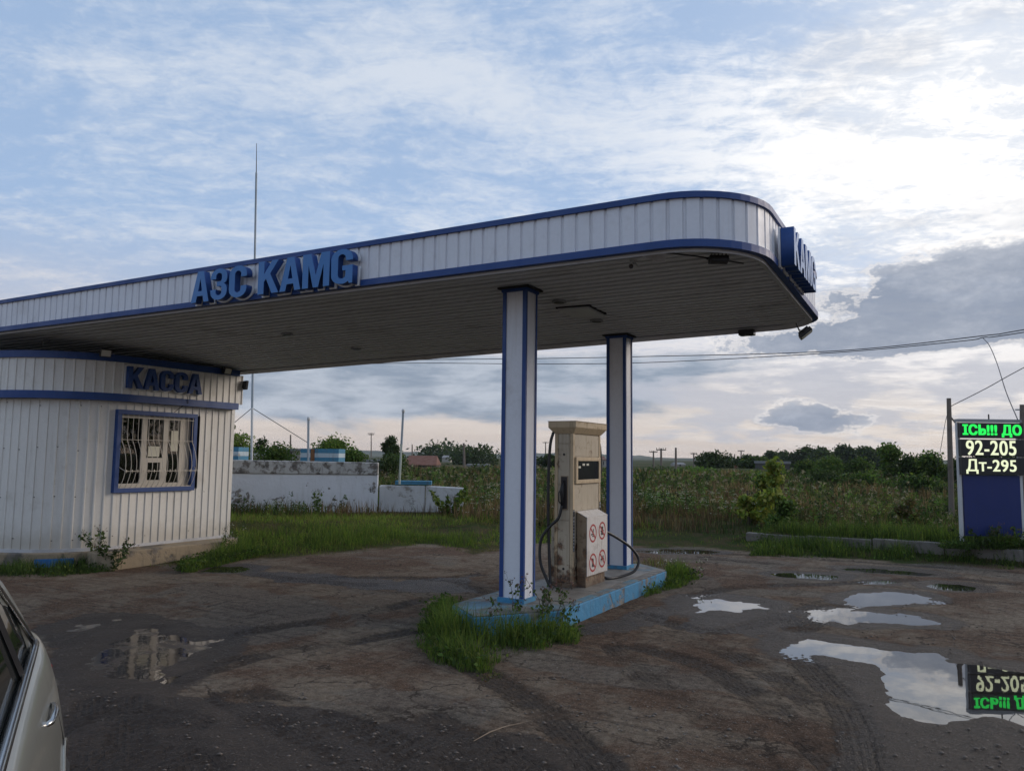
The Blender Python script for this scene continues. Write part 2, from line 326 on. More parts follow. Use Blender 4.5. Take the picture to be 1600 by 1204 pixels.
# ------------------------------------------------------------------ mesh helpers
class MB:
    def __init__(s): s.v = []; s.f = []; s.mi = []; s.mats = []
    def _m(s, mt):
        if mt is None: return 0
        if mt not in s.mats: s.mats.append(mt)
        return s.mats.index(mt)
    def add(s, V, F, mt=None):
        o = len(s.v); k = s._m(mt); s.v += [tuple(map(float, p)) for p in V]
        for f in F: s.f.append([i + o for i in f]); s.mi.append(k)
        return s
    def hexa(s, c8, mt=None):   # 4 bottom ccw, 4 top ccw
        return s.add(c8, [(3, 2, 1, 0), (4, 5, 6, 7), (0, 1, 5, 4), (1, 2, 6, 5), (2, 3, 7, 6), (3, 0, 4, 7)], mt)
    def box(s, c, sx, sy, sz, rz=0.0, mt=None):      # c = centre
        cx, cy, cz = c; a, b_ = math.cos(rz), math.sin(rz); V = []
        for z in (-sz / 2, sz / 2):
            for x, y in ((-sx / 2, -sy / 2), (sx / 2, -sy / 2), (sx / 2, sy / 2), (-sx / 2, sy / 2)): V.append((cx + x * a - y * b_, cy + x * b_ + y * a, cz + z))
        return s.hexa(V, mt)
    def tsbox(s, t0, t1, s0, s1, z0, z1, mt=None):
        return s.hexa([Wp(t1, s0, z0), Wp(t0, s0, z0), Wp(t0, s1, z0), Wp(t1, s1, z0), Wp(t1, s0, z1), Wp(t0, s0, z1), Wp(t0, s1, z1), Wp(t1, s1, z1)], mt)
    def tube(s, pts, r, n=8, cap=True, mt=None):
        P = [Vector(p) for p in pts]; R_ = r if isinstance(r, (list, tuple)) else [r] * len(P); V = []; F = []
        up = Vector((0, 0, 1)); prev = None
        for i, p in enumerate(P):
            tg = (P[min(i + 1, len(P) - 1)] - P[max(i - 1, 0)]).normalized()
            if prev is None:
                a = tg.cross(up); a = a.normalized() if a.length > 0.05 else Vector((1, 0, 0))
            else:
                a = (prev - tg * prev.dot(tg)).normalized()
            prev = a; b_ = tg.cross(a)
            for k in range(n):
                q = 2 * PI * k / n; V.append(p + (a * math.cos(q) + b_ * math.sin(q)) * R_[i])
        for i in range(len(P) - 1):
            for k in range(n): F.append((i * n + k, i * n + (k + 1) % n, (i + 1) * n + (k + 1) % n, (i + 1) * n + k))
        if cap: F.append(tuple(range(n))[::-1]); F.append(tuple((len(P) - 1) * n + k for k in range(n)))
        return s.add(V, F, mt)
    def strip(s, path, prof, closed=False, mt=None):   # path: list of (pos, outward normal) ; prof: list of (out, up)
        V = []; F = []; n = len(prof)
        for p, nn in path:
            for a, b_ in prof: V.append((p[0] + nn[0] * a, p[1] + nn[1] * a, p[2] + b_))
        m_ = len(path)
        for i in range(m_ - (0 if closed else 1)):
            for k in range(n): F.append((i * n + k, ((i + 1) % m_) * n + k, ((i + 1) % m_) * n + (k + 1) % n, i * n + (k + 1) % n))
        if not closed: F.append(tuple(range(n))); F.append(tuple((m_ - 1) * n + k for k in range(n))[::-1])
        return s.add(V, F, mt)
    def prism(s, poly, z0, z1, mt=None):
        n = len(poly); V = [(p[0], p[1], z0) for p in poly] + [(p[0], p[1], z1) for p in poly]
        F = [tuple(range(n))[::-1], tuple(range(n, 2 * n))] + [(i, (i + 1) % n, n + (i + 1) % n, n + i) for i in range(n)]
        return s.add(V, F, mt)
    def mesh(s, name, off=(0, 0, 0), smooth=False, bevel=0):
        me = bpy.data.meshes.new(name); ox, oy, oz = off
        me.from_pydata([(a - ox, b_ - oy, c - oz) for a, b_, c in s.v], [], s.f)
        if any(s.mi): me.polygons.foreach_set('material_index', s.mi)
        for mt in s.mats: me.materials.append(M[mt])
        if smooth: me.polygons.foreach_set('use_smooth', [True] * len(me.polygons))
        me.update(); return me
    def build(s, name, mt=None, parent=None, smooth=False, bevel=0.0):
        off = (0, 0, 0)
        root = parent
        while root is not None and root.parent is not None: root = root.parent
        if root is not None: off = tuple(root.location)
        me = s.mesh(name, off, smooth)
        if mt is not None: me.materials.clear(); me.materials.append(M[mt] if isinstance(mt, str) else mt)
        o = bpy.data.objects.new(name, me); COL.objects.link(o)
        if parent is not None: o.parent = parent
        if bevel:
            b_ = o.modifiers.new('bevel', 'BEVEL'); b_.width = bevel; b_.segments = 2; b_.limit_method = 'ANGLE'; b_.angle_limit = 0.6
        return o
def tag(o, label=None, cat=None, group=None, kind=None):
    if label: o['label'] = label
    if cat: o['category'] = cat
    if group: o['group'] = group
    if kind: o['kind'] = kind
    return o
def thing(name, label, cat, loc, group=None):
    o = bpy.data.objects.new(name, None); COL.objects.link(o); o.location = tuple(float(v) for v in loc); o.empty_display_size = 0.2
    return tag(o, label, cat, group)
def place(name, me, parent, loc, rz=0.0, scale=(1, 1, 1)):
    o = bpy.data.objects.new(name, me); COL.objects.link(o)
    o.parent = parent; pl = parent.location if parent is not None else Vector((0, 0, 0))
    o.location = (loc[0] - pl[0], loc[1] - pl[1], loc[2] - pl[2]); o.rotation_euler = (0, 0, rz); o.scale = scale
    return o
def fast(name, V, F, mt, col=None, parent=None, smooth=False, attrs=None):
    """V (n,3) array, F (m,k) int array"""
    V = np.asarray(V, np.float32); F = np.asarray(F, np.int32); me = bpy.data.meshes.new(name)
    if parent is not None: V = V - np.array(parent.location, np.float32)
    k = F.shape[1]
    me.vertices.add(len(V)); me.vertices.foreach_set('co', V.ravel()); me.loops.add(F.size); me.loops.foreach_set('vertex_index', F.ravel())
    me.polygons.add(len(F)); me.polygons.foreach_set('loop_start', np.arange(0, F.size, k, dtype=np.int32))
    try: me.polygons.foreach_set('loop_total', np.full(len(F), k, np.int32))
    except Exception: pass
    if smooth: me.polygons.foreach_set('use_smooth', np.ones(len(F), bool))
    me.update(calc_edges=True); me.validate()
    if col is not None:
        a = me.attributes.new('col', 'FLOAT_COLOR', 'POINT'); c4 = np.ones((len(V), 4), np.float32); c4[:, :3] = col; a.data.foreach_set('color', c4.ravel())
    for kx, vx in (attrs or {}).items():
        a = me.attributes.new(kx, 'FLOAT', 'POINT'); a.data.foreach_set('value', np.asarray(vx, np.float32).ravel())
    me.materials.append(M[mt] if isinstance(mt, str) else mt)
    o = bpy.data.objects.new(name, me); COL.objects.link(o)
    if parent is not None: o.parent = parent
    return o

# ================================================================== GROUND
def PX(pts, z=0.0): return [tuple(onZ(x, y, z)[:2]) for x, y in pts]
def c3(cx, cy, pts): return [(1000 + x / 2.667, 860 + y / 2.667) for x, y in pts]
PUD = []   # (polygon in world, strength depth, wet margin, name, label)
big = c3(0, 0, [(600, 400), (690, 356), (800, 372), (900, 385), (1010, 400), (1100, 415), (1240, 418), (1290, 455), (1360, 465), (1600, 500), (1760, 520), (1900, 600), (1850, 720), (1700, 735), (1600, 717), (1520, 690), (1430, 680), (1380, 700), (1250, 712), (1150, 700), (1080, 670), (1040, 630), (1020, 560), (1000, 500), (960, 465), (850, 448), (740, 433), (650, 425)])
PUD.append((PX(big), 0.05, 0.55, 'large rain puddle at the right that mirrors the price sign and pale cloud'))
PUD.append((PX(c3(0, 0, [(825, 198), (860, 180), (950, 170), (1060, 167), (1160, 174), (1235, 192), (1230, 205), (1150, 212), (1090, 222), (1000, 226), (900, 222), (840, 212)])), 0.045, 0.35, 'bright oval puddle in the middle of the muddy yard right of the pump island'))
PUD.append((PX(c3(0, 0, [(760, 258), (830, 247), (950, 252), (1080, 262), (1160, 275), (1215, 292), (1180, 302), (1080, 300), (960, 290), (870, 300), (790, 285)])), 0.03, 0.4, 'thin grey puddle between the bright oval puddle and the large one'))
PUD.append((PX(c3(0, 0, [(190, 215), (230, 192), (330, 190), (450, 200), (540, 222), (560, 240), (480, 246), (400, 255), (320, 262), (250, 268), (190, 250)])), 0.022, 0.5, 'shallow ragged puddle beside the right end of the blue pump island'))
PUD.append((PX(c3(0, 0, [(560, 95), (640, 92), (740, 96), (830, 102), (820, 112), (740, 112), (660, 108), (600, 102)])), 0.025, 0.3, 'narrow puddle strip farther back, just beyond the ragged shallow puddle'))
PUD.append((PX(c3(0, 0, [(870, 70), (960, 70), (1080, 78), (1230, 92), (1260, 100), (1160, 100), (1060, 92), (950, 84), (880, 78)])), 0.025, 0.3, 'long thin puddle nearest the grass verge on the right'))
PUD.append((PX(c3(0, 0, [(1200, 138), (1260, 134), (1340, 140), (1400, 150), (1390, 162), (1300, 160), (1230, 152)])), 0.03, 0.3, 'small bright puddle at the right behind the oval puddle'))
PUD.append((PX(c3(0, 0, [(955, 126), (1000, 124), (1055, 132), (1050, 140), (990, 138)])), 0.02, 0.25, 'tiny puddle between the long thin puddle and the oval one'))
def c8(pts): return [(x / 3.717, 880 + y / 3.717) for x, y in pts]
PUD.append((PX(c8([(560, 480), (640, 420), (760, 375), (860, 365), (980, 385), (1080, 410), (1180, 430), (1240, 470), (1200, 530), (1100, 590), (1020, 640), (960, 690), (880, 722), (800, 725), (730, 690), (620, 660), (540, 620), (500, 560)])), 0.024, 0.5, 'dark shallow puddle in front of the cashier kiosk mirroring its window'))
PUD.append((PX(c8([(330, 385), (420, 345), (560, 320), (680, 303), (770, 308), (740, 335), (640, 360), (520, 385), (420, 402)])), 0.018, 0.4, 'pale sliver of water beside the car, left of the dark shallow puddle'))
PUD.append((PX([(336, 889), (350, 884), (375, 882), (395, 885), (385, 890), (360, 891)], -0.05), 0.03, 0.3, 'small puddle at the foot of the kiosk step'))
PUD.append((PX(c8([(640, 470), (600, 400), (700, 350), (900, 330)])[:0] + [(1000, 860), (1040, 856), (1090, 857), (1125, 861), (1080, 863), (1030, 863)], 0.0), 0.03, 0.3, 'narrow water strip along the verge behind the far end of the pump island'))
# darker damp patches (no standing water)
WET = [PX(c8([(260, 330), (540, 280), (700, 262), (900, 290), (960, 320), (1230, 375), (1480, 350), (1400, 440), (1330, 480), (1250, 560), (1100, 650), (950, 700), (850, 730), (600, 760), (400, 700), (300, 560)])),
       PX([(60, 1075), (180, 1070), (300, 1085), (480, 1095), (560, 1130), (700, 1140), (820, 1150), (980, 1180), (1000, 1300), (0, 1300), (0, 1080)]),
       PX([(1170, 990), (1260, 1040), (1350, 1040), (1350, 1090), (1310, 1140), (1290, 1204), (1700, 1250), (1700, 1120), (1400, 1110), (1380, 1050), (1330, 1020)]),
       PX([(1060, 960), (1250, 950), (1260, 975), (1200, 990), (1080, 985)]),
       PX([(900, 990), (960, 965), (1040, 940), (1050, 960), (980, 985)]),
       PX([(380, 885), (520, 895), (620, 905), (740, 898), (745, 925), (640, 925), (540, 915), (430, 905)])]
RUT = [[(350, 1085), (420, 1120), (520, 1165), (600, 1204), (680, 1260)], [(395, 1080), (470, 1120), (580, 1180), (650, 1230)], [(590, 1110), (640, 1150), (700, 1180), (800, 1230)],
       [(680, 1120), (760, 1165), (830, 1204)], [(380, 890), (480, 905), (600, 912), (745, 897)], [(420, 905), (560, 900), (700, 905), (760, 925)], [(1000, 860), (1200, 868), (1600, 895)],
       [(1100, 870), (1250, 884), (1420, 896), (1700, 925)], [(1450, 940), (1600, 930), (1750, 925)], [(1010, 880), (1080, 872), (1200, 880)], [(1080, 930), (1160, 916), (1280, 912), (1420, 905)],
       [(1000, 1010), (1100, 1040), (1210, 1110), (1300, 1190), (1340, 1240)], [(1050, 990), (1160, 1030), (1260, 1090), (1340, 1170), (1400, 1240)], [(960, 1010), (1010, 1060), (1100, 1120), (1200, 1204)],
       [(20, 1180), (100, 1130), (200, 1110), (300, 1130)], [(120, 1204), (200, 1150), (290, 1180), (330, 1240)], [(1220, 960), (1250, 985), (1290, 955), (1350, 940)], [(700, 1020), (820, 1090), (900, 1160), (960, 1230)],
       [(300, 1010), (420, 980), (560, 960), (680, 930)], [(280, 1060), (420, 1020), (560, 1000), (640, 985)],
       [(150, 1095), (142, 1204), (130, 1320)], [(205, 1095), (200, 1204), (195, 1320)], [(262, 1100), (285, 1204), (310, 1320)], [(520, 1120), (600, 1150), (690, 1204), (760, 1260)], [(1180, 985), (1230, 1010), (1300, 1080), (1330, 1130), (1345, 1204)], [(1005, 960), (1100, 985), (1180, 975), (1290, 940)]]
RUTW = [[tuple(p) for p in smoothline(PX(r), 4)] for r in RUT]
VERGE_PX = [(-500, 905), (-40, 892), (60, 888), (130, 884), (180, 880), (350, 868), (440, 866), (540, 863), (600, 856), (660, 851), (700, 853), (740, 862), (775, 858), (840, 850), (1000, 853), (1100, 858), (1200, 866), (1300, 873), (1450, 881), (1600, 889), (1900, 906)]
VERGE = [tuple(p) for p in PX(VERGE_PX)]
VX = np.array([p[0] for p in VERGE]); VY = np.array([p[1] for p in VERGE])
def verge_d(x, y):      # metres beyond the yard's edge (positive = grass side)
    ang = x / np.maximum(y, 0.5); va = VX / VY
    yy = np.interp(ang, va, VY); return (y - yy)
KERB_A = onZ(1165, 830, 0.28)[:2]; KERB_B = onZ(1600, 858, 0.28)[:2]
kdir = (KERB_B - KERB_A) / np.linalg.norm(KERB_B - KERB_A); knrm = np.array([-kdir[1], kdir[0]])
def kerb_side(x, y): return (x - KERB_A[0]) * knrm[0] + (y - KERB_A[1]) * knrm[1], (x - KERB_A[0]) * kdir[0] + (y - KERB_A[1]) * kdir[1]
def base_height(x, y):
    vd = verge_d(x, y)
    n = fbm(x, y, 0.35, 4, 3) - 0.5
    h = 0.29 * sstep(vd, 0.2, 3.2) + n * 0.10 * sstep(vd, 0.0, 3.0)
    ks, ka = kerb_side(x, y)
    kk = sstep(ka, -0.6, 0.6)
    right = 0.07 * sstep(vd, 0.0, 1.0) * (1 - sstep(ks, -0.02, 0.06)) + (0.29 + n * 0.05) * sstep(ks, -0.02, 0.06)
    h = h * (1 - kk) + right * kk
    left = np.exp(-((x + 6.0) ** 2 + (y - 12.3) ** 2) / 6.0)
    h = h - 0.12 * left * (vd < 2.5)
    dist = np.hypot(x, y)
    h = h + (fbm(x, y, 0.02, 3, 9) - 0.5) * 1.6 * sstep(dist, 35, 140)
    h = h - 0.9 * sstep(dist, 60, 300)
    return h
def axis(lo, hi, step, far, g=1.13):
    a = list(np.arange(lo, hi, step)); s = step; x = a[-1]
    while x < far: s *= g; x += s; a.append(x)
    s = step; x = lo; b_ = []
    while x > -far: s *= g; x -= s; b_.append(x)
    return np.array(b_[::-1] + a)
gx = axis(-8.5, 11.0, 0.034, 2900); gy = axis(3.4, 16.5, 0.034, 2900)
X, Y = np.meshgrid(gx, gy); X = X.ravel(); Y = Y.ravel()
Z = base_height(X, Y)
near = (np.abs(X) < 40) & (Y > -30) & (Y < 45)
xn, yn = X[near], Y[near]
yardm = 1 - sstep(verge_d(xn, yn), -0.3, 0.4)
hn = (fbm(xn, yn, 1.1, 4, 21) - 0.5) * 0.016 + (fbm(xn, yn, 7.0, 4, 31) - 0.5) * 0.016
wet = np.zeros_like(xn); water = np.zeros_like(xn); rutm = np.zeros_like(xn); ru = np.zeros_like(xn); ral = np.zeros_like(xn)
edge = (fbm(xn, yn, 2.6, 5, 41) - 0.5) * 0.34 + (fbm(xn, yn, 11.0, 3, 44) - 0.5) * 0.12
dig = np.zeros_like(xn)
for poly, dep, mar, lab in PUD:
    sd = sdist(xn, yn, poly) + edge * (0.6 if dep > 0.03 else 0.8) * min(1.0, mar * 1.6) - (0.10 if dep == 0.025 or dep == 0.03 else 0.0)
    dig = np.maximum(dig, dep * (1 - sstep(sd, -0.35, 0.16)))
    wet = np.maximum(wet, 1 - sstep(sd, 0.0, mar)); 
for poly in WET:
    sd = sdist(xn, yn, poly) + edge * 1.3
    wet = np.maximum(wet, 0.85 * (1 - sstep(sd, -0.06, 0.10)))
for i, rl in enumerate(RUTW):
    dd, sg, al = pdist(xn, yn, rl); wv = 0.13
    mk = (1 - sstep(dd, wv * 0.8, wv * 1.25)) * (0.35 + 0.65 * sstep(fbm(xn, yn, 1.2, 3, 60 + i), 0.38, 0.55))
    k = mk > rutm; ru = np.where(k, sg, ru); ral = np.where(k, al, ral); rutm = np.maximum(rutm, mk)
tread = np.sin(ru * 95) * 0.5 + np.where(np.sin(ral * 70 + np.sign(np.sin(ru * 47)) * 1.5) > 0, 0.5, -0.5)
hn = hn - rutm * (0.014 + 0.009 * tread)
Z[near] += (hn - dig) * yardm
wetA = np.zeros(len(X)); wetA[near] = np.clip(np.maximum(wet, rutm * 0.45), 0, 1) * yardm
grA = sstep(verge_d(X, Y) + (fbm(X, Y, 1.5, 4, 71) - 0.5) * 1.1, -0.15, 0.25)
rutA = np.zeros(len(X)); rutA[near] = rutm * yardm
ruA = np.zeros(len(X)); ruA[near] = ru; rvA = np.zeros(len(X)); rvA[near] = ral
nx, ny = len(gx), len(gy)
idx = np.arange(nx * ny).reshape(ny, nx)
F = np.stack([idx[:-1, :-1].ravel(), idx[:-1, 1:].ravel(), idx[1:, 1:].ravel(), idx[1:, :-1].ravel()], 1)
# ground material
gm, t, b = mat('yard_and_field_ground'); g = t.new('ShaderNodeNewGeometry').outputs['Position']
wa = t.attr('wet'); ga = t.attr('grass'); ra = t.attr('rut')
gxy = t.sep(g); flat = t.comb(gxy[0], gxy[1], 0.0)
n1 = t.noise(flat, 0.55, 6, 0.6, 0.6); n2 = t.noise(flat, 2.3, 8, 0.68, 0.4); n3 = t.noise(flat, 16.0, 8, 0.72); n4 = t.noise(flat, 70.0, 4, 0.7)
tanf = t.ramp(t.m('ADD', t.m('MULTIPLY', n1, 0.6), t.m('MULTIPLY', n2, 0.4)), 0.44, 0.56)
dry = t.mix(tanf, (0.145, 0.092, 0.062), (0.235, 0.186, 0.138))
# old pale asphalt slab areas
asp = t.ramp(t.m('ADD', t.noise(t.vm('ADD', flat, (31, 7, 0)), 0.42, 5, 0.55, 0.8), t.m('MULTIPLY', n2, 0.16)), 0.60, 0.63)
dry = t.mix(t.m('MULTIPLY', asp, 0.6), dry, (0.185, 0.165, 0.138))
# scuffed streaks running across the yard
sxx = t.m('ADD', t.m('MULTIPLY', gxy[0], 0.55), t.m('MULTIPLY', gxy[1], 0.83)); syy = t.m('SUBTRACT', t.m('MULTIPLY', gxy[0], 0.83), t.m('MULTIPLY', gxy[1], 0.55))
stk = t.noise(t.comb(t.m('MULTIPLY', sxx, 11.0), t.m('MULTIPLY', syy, 0.8), 0.0), 1.0, 6, 0.65, 0.5)
dry = t.mix(t.ramp(stk, 0.50, 0.66, 0.0, 0.55), dry, (0.062, 0.045, 0.036))
stk2 = t.noise(t.comb(t.m('MULTIPLY', syy, 13.0), t.m('MULTIPLY', sxx, 1.1), 3.0), 1.0, 6, 0.65, 0.6)
dry = t.mix(t.ramp(stk2, 0.52, 0.68, 0.0, 0.45), dry, (0.075, 0.052, 0.040))
dry = t.mix(t.ramp(n3, 0.40, 0.60, 0.0, 0.62), dry, t.vm('SCALE', dry, scale=0.42))
dry = t.mix(t.ramp(n4, 0.54, 0.66, 0.0, 0.7), dry, (0.29, 0.25, 0.21))
dry = t.mix(t.ramp(n4, 0.44, 0.32, 0.0, 0.55), dry, (0.035, 0.027, 0.022))
vc = t.new('ShaderNodeTexVoronoi', feature='DISTANCE_TO_EDGE'); t.put(vc.inputs['Vector'], t.vm('ADD', flat, t.vm('SCALE', t.noise(flat, 1.6, 6, 0.65, col=True), scale=0.9))); vc.inputs['Scale'].default_value = 0.75
crk = t.m('MULTIPLY', t.ramp(vc.outputs['Distance'], 0.016, 0.004), t.ramp(n2, 0.44, 0.56, 0.0, 0.8)); dry = t.mix(crk, dry, (0.035, 0.026, 0.021))
n5 = t.noise(flat, 190.0, 3, 0.6)
dry = t.mix(t.ramp(n5, 0.45, 0.68, 0.0, 0.55), dry, t.vm('SCALE', dry, scale=1.7))
dry = t.mix(t.ramp(n5, 0.48, 0.30, 0.0, 0.6), dry, t.vm('SCALE', dry, scale=0.35))
tru, trv = t.attr('rut_u'), t.attr('rut_v')
trd = t.m('MULTIPLY', t.ramp(t.m('SINE', t.m('MULTIPLY', tru, 150.0)), -0.2, 0.3), t.ramp(t.m('SINE', t.m('ADD', t.m('MULTIPLY', trv, 115.0), t.m('MULTIPLY', t.m('ABSOLUTE', tru), 60.0))), -0.6, 0.1, 0.25, 1.0))
trd = t.m('MULTIPLY', trd, t.m('MULTIPLY', ra, t.ramp(n2, 0.38, 0.56)))
vor = t.new('ShaderNodeTexVoronoi'); t.put(vor.inputs['Vector'], flat); vor.inputs['Scale'].default_value = 30
peb = t.m('MULTIPLY', t.ramp(vor.outputs['Distance'], 0.26, 0.18), t.ramp(t.sep(vor.outputs['Color'])[0], 0.86, 0.9))
dry = t.mix(t.m('MULTIPLY', peb, 0.7), dry, (0.30, 0.28, 0.25))
wetc = t.mix(t.ramp(n2, 0.35, 0.65), (0.032, 0.021, 0.015), (0.060, 0.041, 0.029))
wetc = t.mix(t.ramp(n3, 0.42, 0.66, 0.0, 0.55), wetc, (0.085, 0.060, 0.044))
wetc = t.mix(t.ramp(n5, 0.45, 0.30, 0.0, 0.6), wetc, (0.008, 0.006, 0.005))
wetc = t.mix(t.ramp(n4, 0.56, 0.70, 0.0, 0.55), wetc, (0.12, 0.10, 0.085))
wetc = t.mix(t.m('MULTIPLY', peb, 0.8), wetc, (0.20, 0.18, 0.15))
wf = t.m('MULTIPLY', t.ramp(t.m('ADD', wa, t.m('ADD', t.m('MULTIPLY', t.m('SUBTRACT', n3, 0.5), 0.8), t.m('MULTIPLY', t.m('SUBTRACT', n2, 0.5), 0.8))), 0.25, 0.60), 1.0)
yard = t.mix(wf, dry, wetc)
yard = t.mix(t.m('MULTIPLY', ra, 0.40), yard, (0.035, 0.027, 0.023))
yard = t.mix(t.m('MULTIPLY', trd, 0.45), yard, t.vm('SCALE', yard, scale=0.35))
soil = t.mix(t.ramp(n2, 0.4, 0.6), (0.045, 0.060, 0.022), (0.080, 0.066, 0.036))
fn = t.noise(flat, 0.05, 6, 0.6, 0.5); fn2 = t.noise(flat, 0.4, 5, 0.6)
fieldc = t.mix(t.ramp(fn, 0.42, 0.60), (0.040, 0.060, 0.020), (0.100, 0.085, 0.050)); fieldc = t.mix(t.ramp(fn2, 0.4, 0.7, 0.0, 0.5), fieldc, (0.03, 0.04, 0.018))
dist = t.vm('LENGTH', g) if False else None
ln = t.new('ShaderNodeVectorMath', operation='LENGTH'); t.put(ln.inputs[0], flat)
soil = t.mix(t.ramp(ln.outputs['Value'], 25.0, 60.0), soil, fieldc)
colr = t.mix(ga, yard, soil)
t.put(b.inputs['Base Color'], colr)
rg = t.m('ADD', t.ramp(wf, 0.0, 1.0, 0.95, 0.62), t.m('MULTIPLY', t.m('SUBTRACT', n3, 0.5), 0.35)); rg = t.m('SUBTRACT', rg, t.m('MULTIPLY', t.m('MULTIPLY', wf, t.ramp(wa, 0.45, 0.95)), t.ramp(n4, 0.50, 0.60, 0.0, 0.42))); t.put(b.inputs['Roughness'], t.m('MAXIMUM', rg, ga))
t.put(b.inputs['Specular IOR Level'], t.m('MULTIPLY', t.ramp(wf, 0, 1, 0.10, 0.24), t.m('SUBTRACT', 1.0, t.m('MULTIPLY', ga, 0.8))))
bn = t.new('ShaderNodeBump'); bn.inputs['Strength'].default_value = 1.0; bn.inputs['Distance'].default_value = 0.028
hh = t.m('ADD', t.m('MULTIPLY', n3, 1.7), t.m('ADD', t.m('MULTIPLY', n4, 0.5), t.m('ADD', t.m('ADD', t.m('MULTIPLY', peb, 0.5), t.m('MULTIPLY', trd, -0.6)), t.m('MULTIPLY', stk, 0.9)))); t.put(bn.inputs['Height'], hh); t.l.new(bn.outputs[0], b.inputs['Normal'])
gr_o = fast('ground', np.stack([X, Y, Z], 1), F, gm, smooth=True, attrs={'wet': wetA, 'grass': grA, 'rut': rutA, 'rut_u': ruA, 'rut_v': rvA}); tag(gr_o, kind='structure')

# puddle water sheets
wm, t, b = mat('puddle_water'); b.inputs['Base Color'].default_value = (0.022, 0.018, 0.015, 1); b.inputs['Roughness'].default_value = 0.015; b.inputs['IOR'].default_value = 1.85
g = t.new('ShaderNodeNewGeometry').outputs['Position']; bn = t.new('ShaderNodeBump'); bn.inputs['Strength'].default_value = 0.02; bn.inputs['Distance'].default_value = 0.01
t.put(bn.inputs['Height'], t.noise(g, 5.0, 2)); t.l.new(bn.outputs[0], b.inputs['Normal'])
wm2, t, b = mat('shallow_muddy_water'); b.inputs['IOR'].default_value = 1.5; g = t.new('ShaderNodeNewGeometry').outputs['Position']
pn_ = t.noise(g, 3.2, 7, 0.65, 0.5); t.put(b.inputs['Base Color'], t.mix(t.ramp(pn_, .45, .60), (0.020, 0.016, 0.013), (0.050, 0.037, 0.028)))
t.put(b.inputs['Roughness'], t.ramp(pn_, .48, .62, .03, .40)); bn = t.new('ShaderNodeBump'); bn.inputs['Strength'].default_value = 0.10; bn.inputs['Distance'].default_value = 0.01
t.put(bn.inputs['Height'], t.noise(g, 9.0, 3)); t.l.new(bn.outputs[0], b.inputs['Normal'])
def expand(poly, m_):
    P = np.array(poly); n = len(P); out = []
    area = 0.5 * sum(P[i][0] * P[(i + 1) % n][1] - P[(i + 1) % n][0] * P[i][1] for i in range(n)); sg = 1 if area > 0 else -1
    for i in range(n):
        e = P[(i + 1) % n] - P[i - 1]; e = e / (np.linalg.norm(e) + 1e-9); out.append(P[i] + sg * m_ * np.array([e[1], -e[0]]))
    return out
for k, (poly, dep, mar, lab) in enumerate(PUD):
    ex = expand(poly, 0.22)
    cx, cy = np.mean(ex, 0); zz = float(base_height(np.array([cx]), np.array([cy]))[0])
    lvl = -0.016 if dep > 0.03 else -0.013
    mb = MB(); mb.prism([(p[0], p[1]) for p in ex], zz + lvl - 0.002, zz + lvl)
    o = mb.build('puddle', wm2 if dep in (.024, .018) else wm); tag(o, lab, kind='structure')

# ================================================================== PANELS
PIT = 0.145
def panel_mesh(name, pit, h, mt, ribd=0.018):
    """corrugated sheet: flat pan with a folded rib; local x along, +z up, -y outward"""
    pr = [(0, 0), (pit - 0.034, 0), (pit - 0.026, ribd), (pit - 0.008, ribd), (pit, 0)]; n = len(pr)
    V = [(x, y, 0) for x, y in pr] + [(x, y, h) for x, y in pr] + [(x, y + 0.006, 0) for x, y in pr] + [(x, y + 0.006, h) for x, y in pr]
    F = [(i, i + 1, n + i + 1, n + i) for i in range(n - 1)] + [(2 * n + i + 1, 2 * n + i, 3 * n + i, 3 * n + i + 1) for i in range(n - 1)]
    F += [(i + 1, i, 2 * n + i, 2 * n + i + 1) for i in range(n - 1)]
    me = bpy.data.meshes.new(name); me.from_pydata(V, [], F); me.materials.append(M[mt]); me.update(); return me

def rrect(t0, t1, s0, s1, r):    # rounded rect path in (t,s), r = radii dict for corners: (t0s0, t0s1, t1s1, t1s0), dense at corners; order runs t1s0 -> t0s0 -> t0s1 -> t1s1
    pts = []
    def arc(ct, cs, a0, a1, rad):
        n = max(4, int(rad * 16))
        for k in range(n + 1):
            a = a0 + (a1 - a0) * k / n; pts.append((ct + rad * math.cos(a), cs + rad * math.sin(a)))
    arc(t1 - r[3], s0 + r[3], 0.0, -PI / 2, r[3])
    arc(t0 + r[0], s0 + r[0], -PI / 2, -PI, r[0])
    arc(t0 + r[1], s1 - r[1], PI, PI / 2, r[1])
    arc(t1 - r[2], s1 - r[2], PI / 2, 0.0, r[2])
    return pts
def resample(pts, step, closed=True):
    P = [np.array(p) for p in pts]; P = P + [P[0]] if closed else P
    L = [0]
    for a, b_ in zip(P[:-1], P[1:]): L.append(L[-1] + np.linalg.norm(b_ - a))
    out = []; n = int(L[-1] / step); xs = [p[0] for p in P]; ys = [p[1] for p in P]
    for k in range(n + 1): q = k * step; out.append((np.interp(q, L, xs), np.interp(q, L, ys)))
    return out

